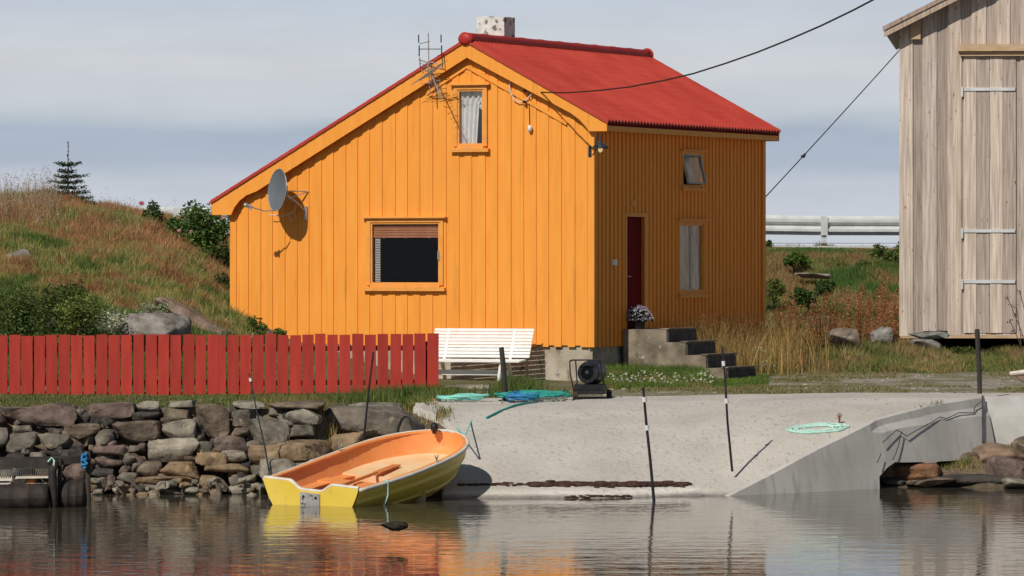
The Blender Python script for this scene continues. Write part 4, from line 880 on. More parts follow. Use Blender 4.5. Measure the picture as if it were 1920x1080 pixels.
# transom with notch
def trans(y0, y1, ztop, mat, name, x=-.004, th=.03, zt2=None):
    pts = [(y, max(.02, .02+(gg(0)-.02)*max(0, (min(abs(y)/.69, 1)-.0))**3.2)) for y in np.linspace(y0, y1, 12)]
    poly = pts+[(y1, zt2 if zt2 is not None else ztop), (y0, ztop)]; m_ = MB(); m_.prism(poly, x-th, x, lambda u, v, w: (w, u, v)); return m_.build(name, mat, bt, MBt)
mb = MB(); ys_ = np.linspace(-.77, .77, 41); lo_ = [.02+.53*abs(y/.77)**4.2 for y in ys_]
def topz(y): a = abs(y); return .585 if a > .36 else (.585-.10*(1-sm(a, .17, .36)) if a > .17 else .475)
top_ = [float(topz(y)) for y in ys_]
F1 = [[(-.03, y, a) for y, a in zip(ys_, lo_)], [(-.03, y, b) for y, b in zip(ys_, top_)], [(.03, y, b) for y, b in zip(ys_, top_)], [(.03, y, a) for y, a in zip(ys_, lo_)]]
mb.grid(F1); mb.build('transom', 'boat_yellow', bt, MBt, recalc=False)
mb = MB(); mb.tube([(-.0, y, b+.008) for y, b in zip(ys_, top_)], .028, 6); mb.build('transom_cap', 'boat_rim', bt, MBt)
mb = MB(); mb.box((-.048, -.16, -.0), (-.031, .16, .455)); pl = mb.build('motor_plate', 'boat_plate', bt, MBt)
mb = MB()
for y in (-.10, .10): mb.tube([(-.058, y, .40), (-.04, y, .40)], .018, 8)
mb.build('bolt', 'black', pl, MBt)
# interior: stern seat, side boxes, thwart, fore deck
def deck(t0, t1, z, inset, mat, name, dz=.0, thick=None, side=None):
    tt = np.linspace(t0, t1, 12); rows = []
    for t in tt:
        b = max(hwz(t, z+dz*(t-t0))-.035, .01); yy_ = np.linspace(-b, b, 9) if side is None else (np.linspace(side*b, side*(b-.20), 3)); rows.append([(t*LB, y, z+dz*(t-t0)) for y in yy_])
    m_ = MB(); m_.grid(rows)
    if thick: m_.grid([rows[0], [(p[0], p[1], p[2]-thick) for p in rows[0]]]); m_.grid([rows[-1], [(p[0], p[1], p[2]-thick) for p in rows[-1]]])
    if side is not None: m_.grid([[r[-1] for r in rows], [(r[-1][0], r[-1][1], r[-1][2]-.25) for r in rows]])
    return m_.build(name, mat, bt, MBt, recalc=False)
deck(.02, .15, .34, .08, 'boat_orange', 'stern_seat', thick=.26)
deck(.10, .66, .10, .24, 'boat_orange', 'floor_boards')
deck(.52, .955, .36, .085, 'boat_cream', 'fore_deck', dz=.22, thick=.28)
deck(.34, .41, .36, .05, 'boat_orange', 'thwart', thick=.04)
deck(.15, .52, .34, .06, 'boat_orange', 'side_bench', side=1); deck(.15, .52, .34, .06, 'boat_orange', 'side_bench', side=-1)
mb = MB()
for t in (.24, .46): mb.box((t*LB-.02, -.45, .10), (t*LB+.02, .45, .22))
mb.build('rib', 'boat_orange', bt, MBt)
for s in (1, -1):
    mb = MB(); x = .55*LB; y = s*(hb(.55)-.03); z = gg(.55)+.03; mb.tube([(x, y, z), (x, y, z+.05)], .018, 6); mb.tube([(x-.04, y, z+.09), (x-.03, y, z+.05), (x+.03, y, z+.05), (x+.04, y, z+.09)], .009, 5); mb.build('oarlock', 'boat_plate', bt, MBt)
mb = MB(); mb.ball((LB-.18, .12, gg(.95)+.09), (.06, .06, .07), 10, 8); mb.tube([(LB-.18, .12, gg(.95)), (LB-.18, .12, gg(.95)+.06)], .03, 8); mb.build('bow_cleat', 'black', bt, MBt, smooth=True)
mb = MB(); f0 = lambda x, y, z: MBt @ Vector((x, y, z))
sy_ = -hb(.16)
mb.tube([f0(.62, sy_+.03, gg(.16)+.04), f0(.64, sy_-.03, gg(.16)+.03), f0(.62, sy_-.045, .40), f0(.52, sy_-.02, .22), f0(.40, sy_+.04, .10), f0(.30, sy_+.08, .04), f0(.22, sy_+.12, .0)], .014, 6)
tag(mb.build('mooring_line', 'rope_pale'), 'pale rope hanging over the near side of the yellow hull', 'rope')
oa = thing('oar', 'brown wooden oar lying lengthwise inside the boat', 'oar', f0(.5, .25, .36))
mb = MB(); mb.tube([f0(.20, .02, .40), f0(1.9, .12, .42)], .024, 8); mb.build('shaft', 'oar', oa)
mb = MB(); a, b = f0(1.9, .12, .42), f0(2.5, .16, .43); mb.beam(a, b, .13, .02); mb.build('blade', 'oar', oa)
# ---------------------------------------------------------------- floating pontoon at left
po = thing('floating_raft', 'dark old raft with tyres and drums moored in front of the stone wall', 'raft', W(70, 950, 68.5))
r_ = lambda px, py, dy=0.0: W(px, py, 68.5+dy)
mb = MB(); mb.beam(r_(-180, 871, 0), r_(92, 869, 0), .06, .11, col=(1.2, 1.2, 1.2)); mb.beam(r_(92, 867, 0.01), r_(168, 859, .3), .06, .10); mb.beam(r_(-180, 866, 1.1), r_(160, 862, 1.1), .06, .10); mb.build('beam', 'darkwood', po)
mb = MB(); mb.tube([r_(166, 965, .1), r_(165, 900, .1), r_(166, 846, .1)], .035, 8); mb.build('upright', 'darkwood', po)
mb = MB(); mb.tube([r_(112, 960, .05), r_(112, 860, .05)], .03, 6); mb.tube([r_(103, 965, -.1), r_(100, 925, -.1), r_(98, 885, -.1), r_(104, 865, -.05)], .055, 8); mb.build('fender', 'rubber', po, smooth=True)
def lath(axis_a, axis_b, r, name, mat, col=(1, 1, 1)):
    a = Vector(axis_a); b = Vector(axis_b); d = (b-a).normalized(); u = Vector((0, 0, 1)); s = d.cross(u).normalized(); P = []; 
    for rr_, tt in ((0, 0), (.75, 0), (.95, .03), (1, .1), (1, .32), (1.04, .34), (1, .36), (1, .64), (1.04, .66), (1, .68), (1, .9), (.95, .97), (.75, 1), (0, 1)):
        P.append([a.lerp(b, tt)+(s*math.cos(2*PI*k/20)+u*math.sin(2*PI*k/20))*r*rr_ for k in range(21)])
    m_ = MB(); m_.grid(P, col); return m_.build(name, mat, po, smooth=True, recalc=False)
lath(r_(-20, 935, -.1), r_(92, 932, -.1), .19, 'drum', 'rubber'); lath(r_(112, 930, .2), r_(160, 928, .2), .22, 'drum', 'rubber'); lath(r_(-140, 935, -.1), r_(-26, 935, -.1), .19, 'drum', 'rubber')
for i, (a, b, z0, z1) in enumerate(((31, 90, 895, 877), (-40, 22, 900, 879))):
    cr = thing('slatted_crate', ['white slatted plastic crate with rusty load on the raft', 'white slatted crate at the left picture edge on the raft'][i], 'crate', r_((a+b)/2, 905, .4))
    mb = MB()
    for k in range(16):
        x = a+(b-a)*k/15; mb.beam(r_(x, z0, .1), r_(x+.4, z1+2, .1), .022, .012)
    mb.beam(r_(a, z1+1, .1), r_(b, z1-1, .1), .03, .035); mb.beam(r_(a, z0, .1), r_(b, z0-1, .1), .03, .035); mb.beam(r_(a, z1+1, .8), r_(b, z1-1, .8), .03, .03)
    mb.beam(r_(a, z1+1, .1), r_(a, z1, .8), .03, .03); mb.beam(r_(b, z1, .1), r_(b, z1, .8), .03, .03); mb.beam(r_(a, z0+1, .1), r_(a, z0, .8), .03, .03); mb.beam(r_(b, z0, .1), r_(b, z0, .8), .03, .03); mb.build('crate_side', 'boat_rim', cr)
    mb = MB(); mb.box(r_(a+2, z0+1, .12), r_(b-2, z0-5, .78)); mb.box(r_(a+18, 915, .14), r_(a+40, z0, .6)); mb.build('load', 'rust', cr)
mb = MB(); mb.box(r_(50, 913, .05), r_(92, 904, .5)); mb.box(r_(-10, 912, .05), r_(26, 903, .5)); mb.build('deck_board', 'boat_rim', po)
mb = MB(); pts = [r_(158+5*math.sin(i*1.1), 850+i*.9+3*math.cos(i*1.7), .02+.03*math.sin(i)) for i in range(30)]; mb.tube(pts, .018, 6); tag(mb.build('rope_knot', 'rope_blue'), 'bright blue rope knot tied to the raft upright', 'rope')
mb = MB(); mb.tube([r_(90, 866, -.1), r_(97, 858, -.1), r_(102, 864, -.1), r_(100, 878, -.12)], .014, 6); tag(mb.build('rope_loop', 'rope_pale'), 'pale rope loop over the dark beam of the raft', 'rope')
# ---------------------------------------------------------------- prow at the right edge
pr = thing('wooden_dinghy', 'grey wooden dinghy prow on the gravel at the right edge', 'boat', W(1935, 735, 78.0))
sc2 = 78/F_; P = []; 
for i in range(12):
    t = i/11; px = 1893+t*190; b = .62*math.sin(min(1, t*1.25)*PI/2)**.8; top = WZ(700-8*math.sin(t*2.2)-6*t, 78); kz = WZ(700+36*min(1, t*3.2)**.7, 78); row = []
    for k in range(-8, 9):
        v = abs(k)/8; row.append((WX(px, 78)+.02, 78.0+(b*v**.6)*(1 if k > 0 else -1), kz+(top-kz)*v**1.6))
    P.append(row)
mb = MB(); mb.grid(P); mb.build('hull', 'hullwood', pr, smooth=True, recalc=False)
mb = MB(); mb.tube([r[-1] for r in P], .03, 6); mb.tube([r[0] for r in P], .03, 6); mb.build('gunwale', 'boat_rim', pr)
mb = MB(); mb.grid([[(p[0]+.02, p[1]*1.0, P[i][-1][2]-.04) for p in (P[i][0], P[i][8], P[i][-1])] for i in range(12)]); mb.build('cover', 'boat_rim', pr, recalc=False)
# ---------------------------------------------------------------- vegetation
def inhouse(X, Y):
    x = (X-1.53)*math.cos(TH)-(Y-94)*math.sin(TH); y = (X-1.53)*math.sin(TH)+(Y-94)*math.cos(TH)
    return (x > WL-.05) & (x < .05) & (y > -.05) & (y < DD+.1)
def insteps(X, Y):
    x = (X-1.53)*math.cos(TH)-(Y-94)*math.sin(TH); y = (X-1.53)*math.sin(TH)+(Y-94)*math.cos(TH)
    return (x > 0) & (x < 2.25) & (y > 1.2) & (y < 2.8)
def scatter(n, px0, px1, Y0, Y1, fn=None, p=1.0):
    Y = Y0+(Y1-Y0)*rng.random(n)**p; px = rng.uniform(px0, px1, n); X = (px-960)*Y/F_; Z = G(X, Y); py = HZ+(CH-Z)*F_/Y
    k = ~inhouse(X, Y) & ~insteps(X, Y)
    if fn is not None: k &= fn(px, py, X, Y, Z)
    return X[k], Y[k], Z[k]-.02, px[k], py[k]
def nz(X, Y, s, o=0): return fbm(X*s+o, Y*s+o*.7, 4)
# left hillside
X, Y, Z, px, py = scatter(300000, -140, 470, 83.5, 109.5)
n1 = nz(X, Y, .5, 3); n2 = nz(X, Y, 1.7, 11); n3 = nz(X, Y, .9, 31)
line_r = 435+.28*px+(n1-.5)*260; line_g = 545+.22*px+(n3-.5)*120
red = py < line_r; mid = (py >= line_r) & (py < line_g)
n = len(X)
cR = cvar([(.30, .14, .06), (.36, .19, .09), (.38, .24, .11), (.24, .17, .06), (.32, .15, .08)], n); cM = cvar([(.16, .17, .045), (.24, .20, .07), (.12, .16, .04), (.30, .23, .10)], n); cG = cvar([(.06, .10, .025), (.09, .13, .03), (.13, .16, .04), (.05, .08, .02)], n)
cR = cR*1.45; cM = cM*1.65; cG = cG*1.6; C = np.where(red[:, None], cR, np.where(mid[:, None], cM, cG)); sw = (n2 > .56) & red; C[sw] = cM[sw]; sw = (n2 < .42) & mid; C[sw] = cR[sw]*.8; sw = (n2 > .60) & mid; C[sw] = cG[sw]
crest = Y > 104
h = np.where(red, rng.uniform(.16, .42, n), np.where(mid, rng.uniform(.12, .34, n), rng.uniform(.1, .3, n)))*(.6+.8*n1); w = rng.uniform(.010, .026, n)
keep = rng.random(n) < np.where(py > 632, .25, .95); P = np.stack([X, Y, Z], 1)
b = blades(P[keep], h[keep], w[keep], C[keep], .5)
o = fast('hillside_grass', *b, 'blade'); tag(o, 'reddish brown and green meadow grass covering the hillside on the left', None, kind='stuff')
# tall pale seed grasses on the skyline
X, Y, Z, px, py = scatter(2600, -100, 300, 103, 109, lambda px, py, X, Y, Z: rng.random(len(px)) < np.where(px < 110, .9, .22))
n = len(X); b1 = blades(np.stack([X, Y, Z], 1), rng.uniform(.35, .85, n)*np.where(px < 110, 1, .75), rng.uniform(.006, .012, n), cvar([(.42, .33, .22), (.5, .42, .30), (.36, .26, .15)], n), .45)
k = rng.random(n) < .5; Vt = b1[0].reshape(-1, 5, 3)[k, 4]; m = len(Vt); lp = np.repeat(Vt, 5, 0)+rng.normal(0, .022, (m*5, 3))*np.array([1, 1, 2.2]); b2 = leaves(lp, np.full(m*5, .018), cvar([(.45, .34, .24), (.5, .38, .28)], m*5))
o = fast('seed_grass', *cat(b1, b2), 'blade'); tag(o, 'tall pale seeding grass along the crest of the left hill', None, kind='stuff')
# shrub builder
def shrub(name, px, Yc, pyb, rx, rz, ry, n, ls, pal, label, cat_, group=None, mat='leaf', clumps=9, stems=True, flowers=None, base=None, fcol=None, fs=.05):
    X0 = WX(px, Yc); Z0 = WZ(pyb, Yc) if base is None else base; t = thing(name, label, cat_, (X0, Yc, Z0-.05), 0, group)
    cc = []; 
    for i in range(clumps):
        a = random.uniform(0, 2*PI); r = random.uniform(0, .8); cc.append((X0+rx*r*math.cos(a), Yc+ry*r*math.sin(a), Z0+rz*random.uniform(.08, .80), random.uniform(.22, .42)))
    per = n//clumps; Ps = []; Cs = []
    for c in cc:
        d = rng.normal(size=(per, 3)); d /= np.linalg.norm(d, axis=1)[:, None]; R2 = rng.random((per, 1))**.45
        Ps.append(np.array(c[:3])+d*R2*np.array([rx*c[3]*1.25, ry*c[3]*1.25, rz*c[3]*1.1])); Cs.append(cvar(pal, per)*(random.uniform(.72, 1.25)))
    P = np.concatenate(Ps); C = np.concatenate(Cs); k = P[:, 2] > Z0-.1; v = leaves(P[k], rng.uniform(ls*.6, ls*1.3, k.sum()), C[k]); fast('foliage', *v, mat, t)
    if stems:
        mb = MB()
        for c in cc:
            mid = Vector((X0+(c[0]-X0)*.4, Yc+(c[1]-Yc)*.4, Z0+(c[2]-Z0)*.5)); mb.tube([(X0+(c[0]-X0)*.2, Yc+(c[1]-Yc)*.2, Z0-.15), mid, c[:3]], [.014, .010, .005], 5)
        mb.build('stem', 'bark', t)
    if flowers:
        for (fx, fy) in flowers:
            m = 26; q = W(fx, fy, Yc-ry*.8); d = rng.normal(size=(m, 3)); d /= np.linalg.norm(d, axis=1)[:, None]; v = leaves(np.array(q)+d*fs*.6, np.full(m, fs*.75), cvar(fcol, m, .08)); fast('flower', *v, 'petal', t)
    return t
DG = [(.05, .095, .024), (.07, .12, .028), (.10, .15, .04)]; MG = [(.11, .16, .036), (.15, .20, .045), (.08, .13, .03), (.22, .25, .065)]; YG = [(.21, .24, .055), (.15, .19, .04), (.28, .28, .085)]
PK = [(.75, .22, .36), (.82, .34, .46), (.68, .16, .30)]
shrub('rose_bush', 372, 106, 482, .80, 1.12, .6, 5200, .05, [(.09, .17, .035), (.13, .22, .05), (.07, .13, .03), (.16, .26, .06)], 'green wild rose bush with pink flowers beside the left eave of the house', 'rose bush', 'wild rose bushes', flowers=[(336, 433), (358, 435), (418, 408)], fcol=[(.80, .42, .48), (.85, .5, .55)], clumps=14)
shrub('rose_bush', 285, 107, 455, .40, .92, .5, 2200, .05, DG+[(.09, .16, .035)], 'dark green wild rose bush with one deep pink flower on the skyline', 'rose bush', 'wild rose bushes', flowers=[(265, 381)], fcol=PK, clumps=9, fs=.06)
shrub('rose_bush', 330, 106.5, 470, .5, .75, .5, 2200, .05, [(.09, .17, .035), (.13, .22, .05), (.07, .13, .03)], 'bright green rose bush without flowers between the two flowering rose bushes', 'rose bush', 'wild rose bushes', clumps=9)
shrub('rose_bush', 410, 104, 512, .55, .55, .5, 1800, .045, DG+MG, 'lower green bush in front of the pink flowered rose by the house wall', 'rose bush', 'wild rose bushes', clumps=8)
gb = 'leafy shrubs behind the fence'
shrub('leafy_shrub', 40, 85.0, 640, .85, 1.02, .7, 5200, .032, MG+DG, 'broad mid green shrub behind the fence at the left picture edge', 'shrub', gb, clumps=18)
shrub('leafy_shrub', 148, 85.2, 640, .60, .78, .6, 3600, .030, MG+YG, 'yellow green shrub behind the fence right of the broad green shrub', 'shrub', gb, clumps=13)
shrub('leafy_shrub', 95, 88.0, 596, .7, .6, .5, 2600, .032, DG+MG, 'dark green shrub higher up the slope below the grey rock', 'shrub', gb, clumps=10)
shrub('leafy_shrub', -70, 85.5, 635, .7, 1.0, .7, 2600, .032, MG+DG, 'green shrub cut by the left picture edge', 'shrub', gb, clumps=10)
shrub('lichen_bush', 232, 86.3, 634, .56, .46, .5, 3000, .026, [(.9, .9, .8), (1.1, 1.1, 1.0), (.6, .65, .5)], 'pale grey lichen covered bush behind the fence beside the dark rock', 'shrub', mat='lichen', clumps=12)
shrub('lichen_bush', 290, 88.0, 600, .40, .30, .4, 1300, .024, [(.9, .9, .75), (.6, .65, .45), (.4, .5, .25)], 'small pale green grey bush above the dark rock', 'shrub', mat='lichen', clumps=8)
shrub('weed_clump', 484, 92.6, 632, .34, .34, .3, 900, .036, [(.10, .16, .03), (.15, .21, .04)], 'bright green leafy weeds at the foot of the orange gable, left end', 'weed', clumps=7)
shrub('weed_clump', 520, 92.9, 634, .20, .16, .2, 360, .032, [(.14, .20, .04), (.10, .16, .03)], 'low bright green weeds just above the fence, right of the taller weeds', 'weed', clumps=4)
shrub('leafy_shrub', 418, 100.5, 560, .30, .50, .4, 1300, .036, DG, 'dark green shrub squeezed against the rear left corner of the house', 'shrub', gb, clumps=7)
# spruce sapling
sp = thing('spruce_sapling', 'small spruce sapling with a long bare leader on the left hilltop', 'tree', W(127, 392, 108.5))
b0 = W(127, 396, 108.5); tp = W(128, 264, 108.5); mb = MB(); mb.tube([b0, b0.lerp(tp, .55), tp], [.028, .014, .005], 6); mb.build('trunk', 'bark', sp)
Ps = []; br = MB()
for (py_, L, dn) in ((311, .30, -.10), (323, .24, -.05), (333, .40, .02), (343, .46, .06), (353, .40, .06), (362, .55, .10), (372, .62, .14), (380, .80, .18), (387, .6, .14)):
    for k in range(7):
        a = k*2*PI/7+py_; l = L*random.uniform(.6, 1.1); s = W(127, py_, 108.5); e = s+Vector((math.cos(a)*l, math.sin(a)*l, .14*l-dn*.8*l)); br.tube([s, s.lerp(e, .6)+Vector((0, 0, -.03)), e+Vector((0, 0, .03))], [.008, .006, .003], 4)
        for j in range(int(75*l/.4)):
            u = random.uniform(.15, 1.0); c = s.lerp(e, u); Ps.append((c.x+random.gauss(0, .03), c.y+random.gauss(0, .03), c.z+random.gauss(0, .022)))
for j in range(60): u = random.uniform(.35, .98); c = b0.lerp(tp, u); Ps.append((c.x+random.gauss(0, .01), c.y+random.gauss(0, .01), c.z))
br.build('branch', 'bark', sp); Ps = np.array(Ps); fast('crown', *leaves(Ps, np.full(len(Ps), .026), cvar([(.035, .07, .035), (.05, .09, .045), (.07, .11, .05)], len(Ps))), 'leaf', sp)
# strip of grass between fence and wall, and grass under the fence
X, Y, Z, px, py = scatter(52000, -150, 870, 73.9, 84, lambda px, py, X, Y, Z: (Z > .9) & (rng.random(len(px)) < np.where(px > 690, .5, 1)) & ((px < 690) | (nz(X, Y, 1.2, 5) > .45)))
n = len(X); C = cvar([(.13, .17, .04), (.18, .19, .06), (.08, .12, .03), (.26, .22, .10)], n); o = fast('verge_grass', *blades(np.stack([X, Y, Z], 1), rng.uniform(.03, .09, n)*(.4+nz(X, Y, 1.1, 2)), rng.uniform(.010, .022, n), C, .6), 'blade'); tag(o, 'short green grass strip under the red fence on top of the wall', None, kind='stuff')
X, Y, Z, px, py = scatter(5000, 1400, 1700, 122.7, 123.15); n = len(X); o = fast('roadside_weeds', *blades(np.stack([X, Y, Z+.02], 1), rng.uniform(.03, .30, n)*nz(X, Y, 2.0, 3)**2*2, rng.uniform(.008, .018, n), cvar([(.18, .20, .08), (.30, .22, .12), (.12, .16, .05)], n), .5), 'blade'); tag(o, 'sparse weeds along the road edge under the guardrail', None, kind='stuff')
# weeds right of fence end
def tuft(name, px, Yc, n, rx, ry, h0, h1, pal, label, w=(.008, .02), lean=.4, group=None, cat_='grass tuft'):
    X = WX(px, Yc)+rng.normal(0, rx*.5, n); Y = Yc+rng.normal(0, ry*.5, n); k = ~inhouse(X, Y) & ~insteps(X, Y); X, Y = X[k], Y[k]; n = len(X); Z = gz(X, Y)-.02
    o = fast(name, *blades(np.stack([X, Y, Z], 1), rng.uniform(h0, h1, n), rng.uniform(*w, n), cvar(pal, n), lean), 'blade'); return tag(o, label, None, None, 'stuff')
GP = [(.09, .14, .03), (.12, .17, .04), (.18, .20, .06)]; GD = [(.42, .28, .10), (.36, .24, .08), (.30, .22, .08), (.24, .22, .07)]
tuft('grass_tuft', 780, 78.6, 2600, .8, .9, .08, .28, GP+[(.06, .10, .02)], 'dense green weeds at the right end of the red fence')
tuft('grass_tuft', 722, 77.2, 1500, .7, .7, .08, .24, GP, 'low green grass under the last pickets of the fence')
tuft('grass_tuft', 968, 79.2, 1700, .34, .5, .15, .42, GP, 'green grass clump right of the thick black post by the bench')
tuft('grass_tuft', 1010, 81, 1500, .6, .8, .04, .14, GP+GD[:1], 'short yellowish grass in front of the house foundation')
tuft('grass_tuft', 620, 74.6, 2600, 1.1, .7, .05, .22, GD+GP, 'dry yellow and green grass where the stone wall merges into rock')
tuft('grass_tuft', 655, 73.2, 1100, .38, .4, .12, .38, GD+GP[:1], 'yellow dry grass tuft among the rocks behind the boat')
tuft('grass_tuft', 560, 72.6, 700, .5, .3, .05, .16, GD, 'low dry grass on the ochre rock left of the boat')
tuft('grass_tuft', 1905, 75.9, 500, .2, .2, .08, .28, GP, 'bright green weeds growing under the pale wall at the right edge')
tuft('grass_tuft', 1790, 75.4, 600, .4, .3, .04, .13, GP+GD[:2], 'short grass on the sloping rocks under the slipway wall')
# lawn left of the steps
X, Y, Z, px, py = scatter(90000, 1120, 1440, 85, 97.5, lambda px, py, X, Y, Z: (Y > 85.5+2.2*sm(px, 1330, 1430)*0+(nz(X, Y, 1.3, 7)-.5)*3) & (rng.random(len(px)) < .9))
n = len(X); C = cvar([(.10, .19, .03), (.13, .21, .04), (.17, .20, .05), (.08, .14, .025)], n); C *= (.6+.8*nz(X, Y, 2.2, 8))[:, None]; hh = rng.uniform(.05, .26, n)*(.6+.7*nz(X, Y, 1.0, 4))*(.6+.9*sm(Y, 86, 93))*(1-.72*sm(px, 1310, 1345)); kk_ = nz(X, Y, .8, 21) > .60; C[kk_] = cvar([(.28, .23, .08), (.22, .2, .07)], int(kk_.sum()))
o = fast('lawn_grass', *blades(np.stack([X, Y, Z], 1), hh, rng.uniform(.012, .028, n), C, .5), 'blade'); tag(o, 'green grass with white flowers around the concrete steps', None, kind='stuff')
X, Y, Z, px, py = scatter(230, 1140, 1340, 86.5, 92); n = len(X); P = np.stack([X, Y, Z+rng.uniform(.12, .26, n)], 1); o = fast('daisies', *leaves(np.repeat(P, 3, 0)+rng.normal(0, .008, (n*3, 3)), np.full(n*3, .020), cvar([(.85, .85, .75), (.75, .78, .5)], n*3, .08)), 'petal'); tag(o, 'small white daisies dotted over the grass left of the steps', None, kind='stuff')
# yard: sparse grass on gravel, and pebbles
X, Y, Z, px, py = scatter(60000, 1150, 2000, 78.4, 101, lambda px, py, X, Y, Z: (nz(X, Y*.5, .7, 9) > .50+.10*sm(px, 1500, 1700)) & ((px > 1430) | (Y < 86)))
n = len(X); C = cvar([(.24, .21, .09), (.16, .17, .05), (.32, .27, .13)], n); o = fast('yard_grass', *blades(np.stack([X, Y, Z], 1), rng.uniform(.03, .09, n), rng.uniform(.010, .02, n), C, .7), 'blade'); tag(o, 'thin yellowing grass patches on the gravel yard above the slipway', None, kind='stuff')
X, Y, Z, px, py = scatter(2600, 1100, 2000, 78.2, 99); rk = []
for i in range(len(X)):
    s = .012+.035*random.random()**4; k = random.choice(['g', 'l', 'b', 'w']); rk.append((X[i], Y[i], Z[i]+.015, s, k))
_bm = bmesh.new(); bmesh.ops.create_icosphere(_bm, subdivisions=1, radius=1); I1 = np.array([v.co[:] for v in _bm.verts]); F1_ = np.array([[v.index for v in f.verts] for f in _bm.faces]); _bm.free()
parts = [(I1*np.array([s*1.4, s, s*.6])*(1+rng.normal(0, .15, (len(I1), 1)))+np.array([x, y, z]), F1_, np.tile(np.array(RC[k])*1.25, (len(I1), 1))) for x, y, z, s, k in rk]
o = fast('gravel', *cat(*parts), 'stone'); tag(o, 'loose gravel stones scattered over the yard', None, kind='stuff')
for i_, (a_, y_, n_) in enumerate(((800, 76.0, 260), (830, 75.2, 160), (772, 76.6, 400))): tuft('grass_tuft', a_, y_, n_, .14, .5, .04, .16, GP+GD[:2], ['sparse grass along the left edge of the slipway, middle tuft', 'thin grass right at the bow of the boat by the slipway edge', 'grass at the upper left corner of the slipway'][i_])
# verge grass in front of barn and foot of bank
X, Y, Z, px, py = scatter(120000, 1425, 2000, 98.0, 108.5, lambda px, py, X, Y, Z: (Y > 99.5+(nz(X, Y, 1.1, 13)-.5)*3) & ((X < WX(1690, 107)) | (Y < 106.8)))
n = len(X); C = cvar([(.16, .21, .05), (.22, .25, .065), (.12, .16, .04), (.32, .25, .11)], n); q_ = nz(X, Y, 1.6, 17); k = q_ > .55; C[k] = cvar([(.40, .30, .14), (.30, .26, .10), (.34, .22, .10)], int(k.sum())); C *= (.55+.9*nz(X, Y, 2.5, 8))[:, None]; hh = rng.uniform(.06, .44, n)*(.1+1.5*nz(X, Y, 1.2, 6)**1.3)*np.where(px > 1690, .8, 1.1)*(.5+.6*sm(Y, 99, 102))
o = fast('foot_grass', *blades(np.stack([X, Y, Z], 1), hh, rng.uniform(.012, .028, n), C, .5), 'blade'); tag(o, 'long green grass at the foot of the bank and under the barn', None, kind='stuff')
# embankment
X, Y, Z, px, py = scatter(130000, 1420, 1720, 106.5, 122.2)
n = len(X); n1 = nz(X, Y, .8, 41); C = cvar([(.16, .20, .05), (.22, .24, .075), (.28, .26, .10)], n); k = (n1 > .55); C[k] = cvar([(.38, .22, .10), (.34, .24, .11), (.30, .24, .09)], int(k.sum())); k = n1 < .42; C[k] = cvar([(.09, .17, .045), (.12, .19, .045)], int(k.sum())); k = (Y < 111.5) & (n1 > .40); C[k] = cvar([(.46, .24, .11), (.40, .20, .09), (.46, .32, .14), (.24, .24, .08)], int(k.sum()))
o = fast('bank_grass', *blades(np.stack([X, Y, Z], 1), rng.uniform(.10, .34, n)*np.where(Y > 119, .3, 1), rng.uniform(.014, .03, n), C, .5), 'blade'); tag(o, 'green and brown grass on the road bank between house and barn', None, kind='stuff')
X, Y, Z, px, py = scatter(9000, -200, 1430, 108, 121.5); n = len(X); o = fast('hilltop_grass', *blades(np.stack([X, Y, Z], 1), rng.uniform(.1, .3, n), rng.uniform(.02, .04, n), cvar([(.14, .16, .05), (.28, .18, .09)], n), .5), 'blade'); tag(o, 'grass on the bank behind the house and hill', None, kind='stuff')
gk = 'bushes on the road bank'
shrub('bank_bush', 1668, 118.5, 520, .50, .78, .6, 2600, .045, DG+MG, 'dark green bush right against the barn wall on top of the bank', 'bush', gk, clumps=10)
shrub('bank_bush', 1490, 117, 498, .42, .30, .4, 900, .05, [(.12, .20, .03), (.10, .17, .03)], 'bright green leafy bush high on the bank near the guardrail post', 'bush', gk, clumps=6)
shrub('bank_bush', 1600, 117.5, 530, .70, .50, .5, 2400, .040, MG, 'mid green bush in the middle of the bank', 'bush', gk, clumps=9)
shrub('bank_bush', 1520, 112.5, 568, .55, .42, .5, 1900, .040, DG+[(.05, .11, .025)], 'deep green bush halfway down the bank behind the red plants', 'bush', gk, clumps=8)
shrub('bank_bush', 1450, 113, 560, .40, .55, .5, 1500, .040, MG+YG, 'yellow green bush touching the right house corner', 'bush', gk, clumps=7)
shrub('bank_bush', 1560, 104.0, 682, .55, .50, .5, 2200, .036, DG, 'dark green low bush around the brown boulder', 'bush', gk, clumps=9)
shrub('bank_bush', 1800, 105.4, 684, .42, .42, .35, 1500, .034, DG+MG, 'green weeds under the barn beside the footing stones', 'bush', gk, clumps=7)
shrub('bank_bush', 1442, 122.0, 470, .18, .26, .3, 260, .04, DG, 'tiny dark bush below the guardrail beside the house', 'bush', gk, clumps=3, stems=False)
# red dock plants
def dock(px, Yc, pyb, H, col, label, spread=.14):
    Yc += 2.4; H *= 1.08
    X0 = WX(px, Yc); Z0 = float(G(X0, Yc)); zt = Z0+H; t = thing('dock_plant', label, 'dock plant', (X0, Yc, Z0), 0, 'rust red dock plants in front of the bank'); mb = MB(); Ps = []
    for k in range(5):
        a = random.uniform(0, 6.28); e = Vector((X0+spread*1.6*math.cos(a)*random.uniform(.3, 1), Yc+spread*math.sin(a), Z0+H*random.uniform(.72, 1.0))); b = Vector((X0, Yc, Z0-.03)); mb.tube([b, b.lerp(e, .5), e], [.009, .006, .003], 4)
        for j in range(190):
            u = random.uniform(.38, 1.0); c = b.lerp(e, u); r = .055*(1.15-u)+.012; Ps.append((c.x+random.gauss(0, r), c.y+random.gauss(0, r), c.z+random.gauss(0, .02)))
    mb.build('stem', 'rust', t); Ps = np.array(Ps); fast('seed_head', *leaves(Ps, rng.uniform(.014, .028, len(Ps)), cvar(col, len(Ps))), 'leaf', t)
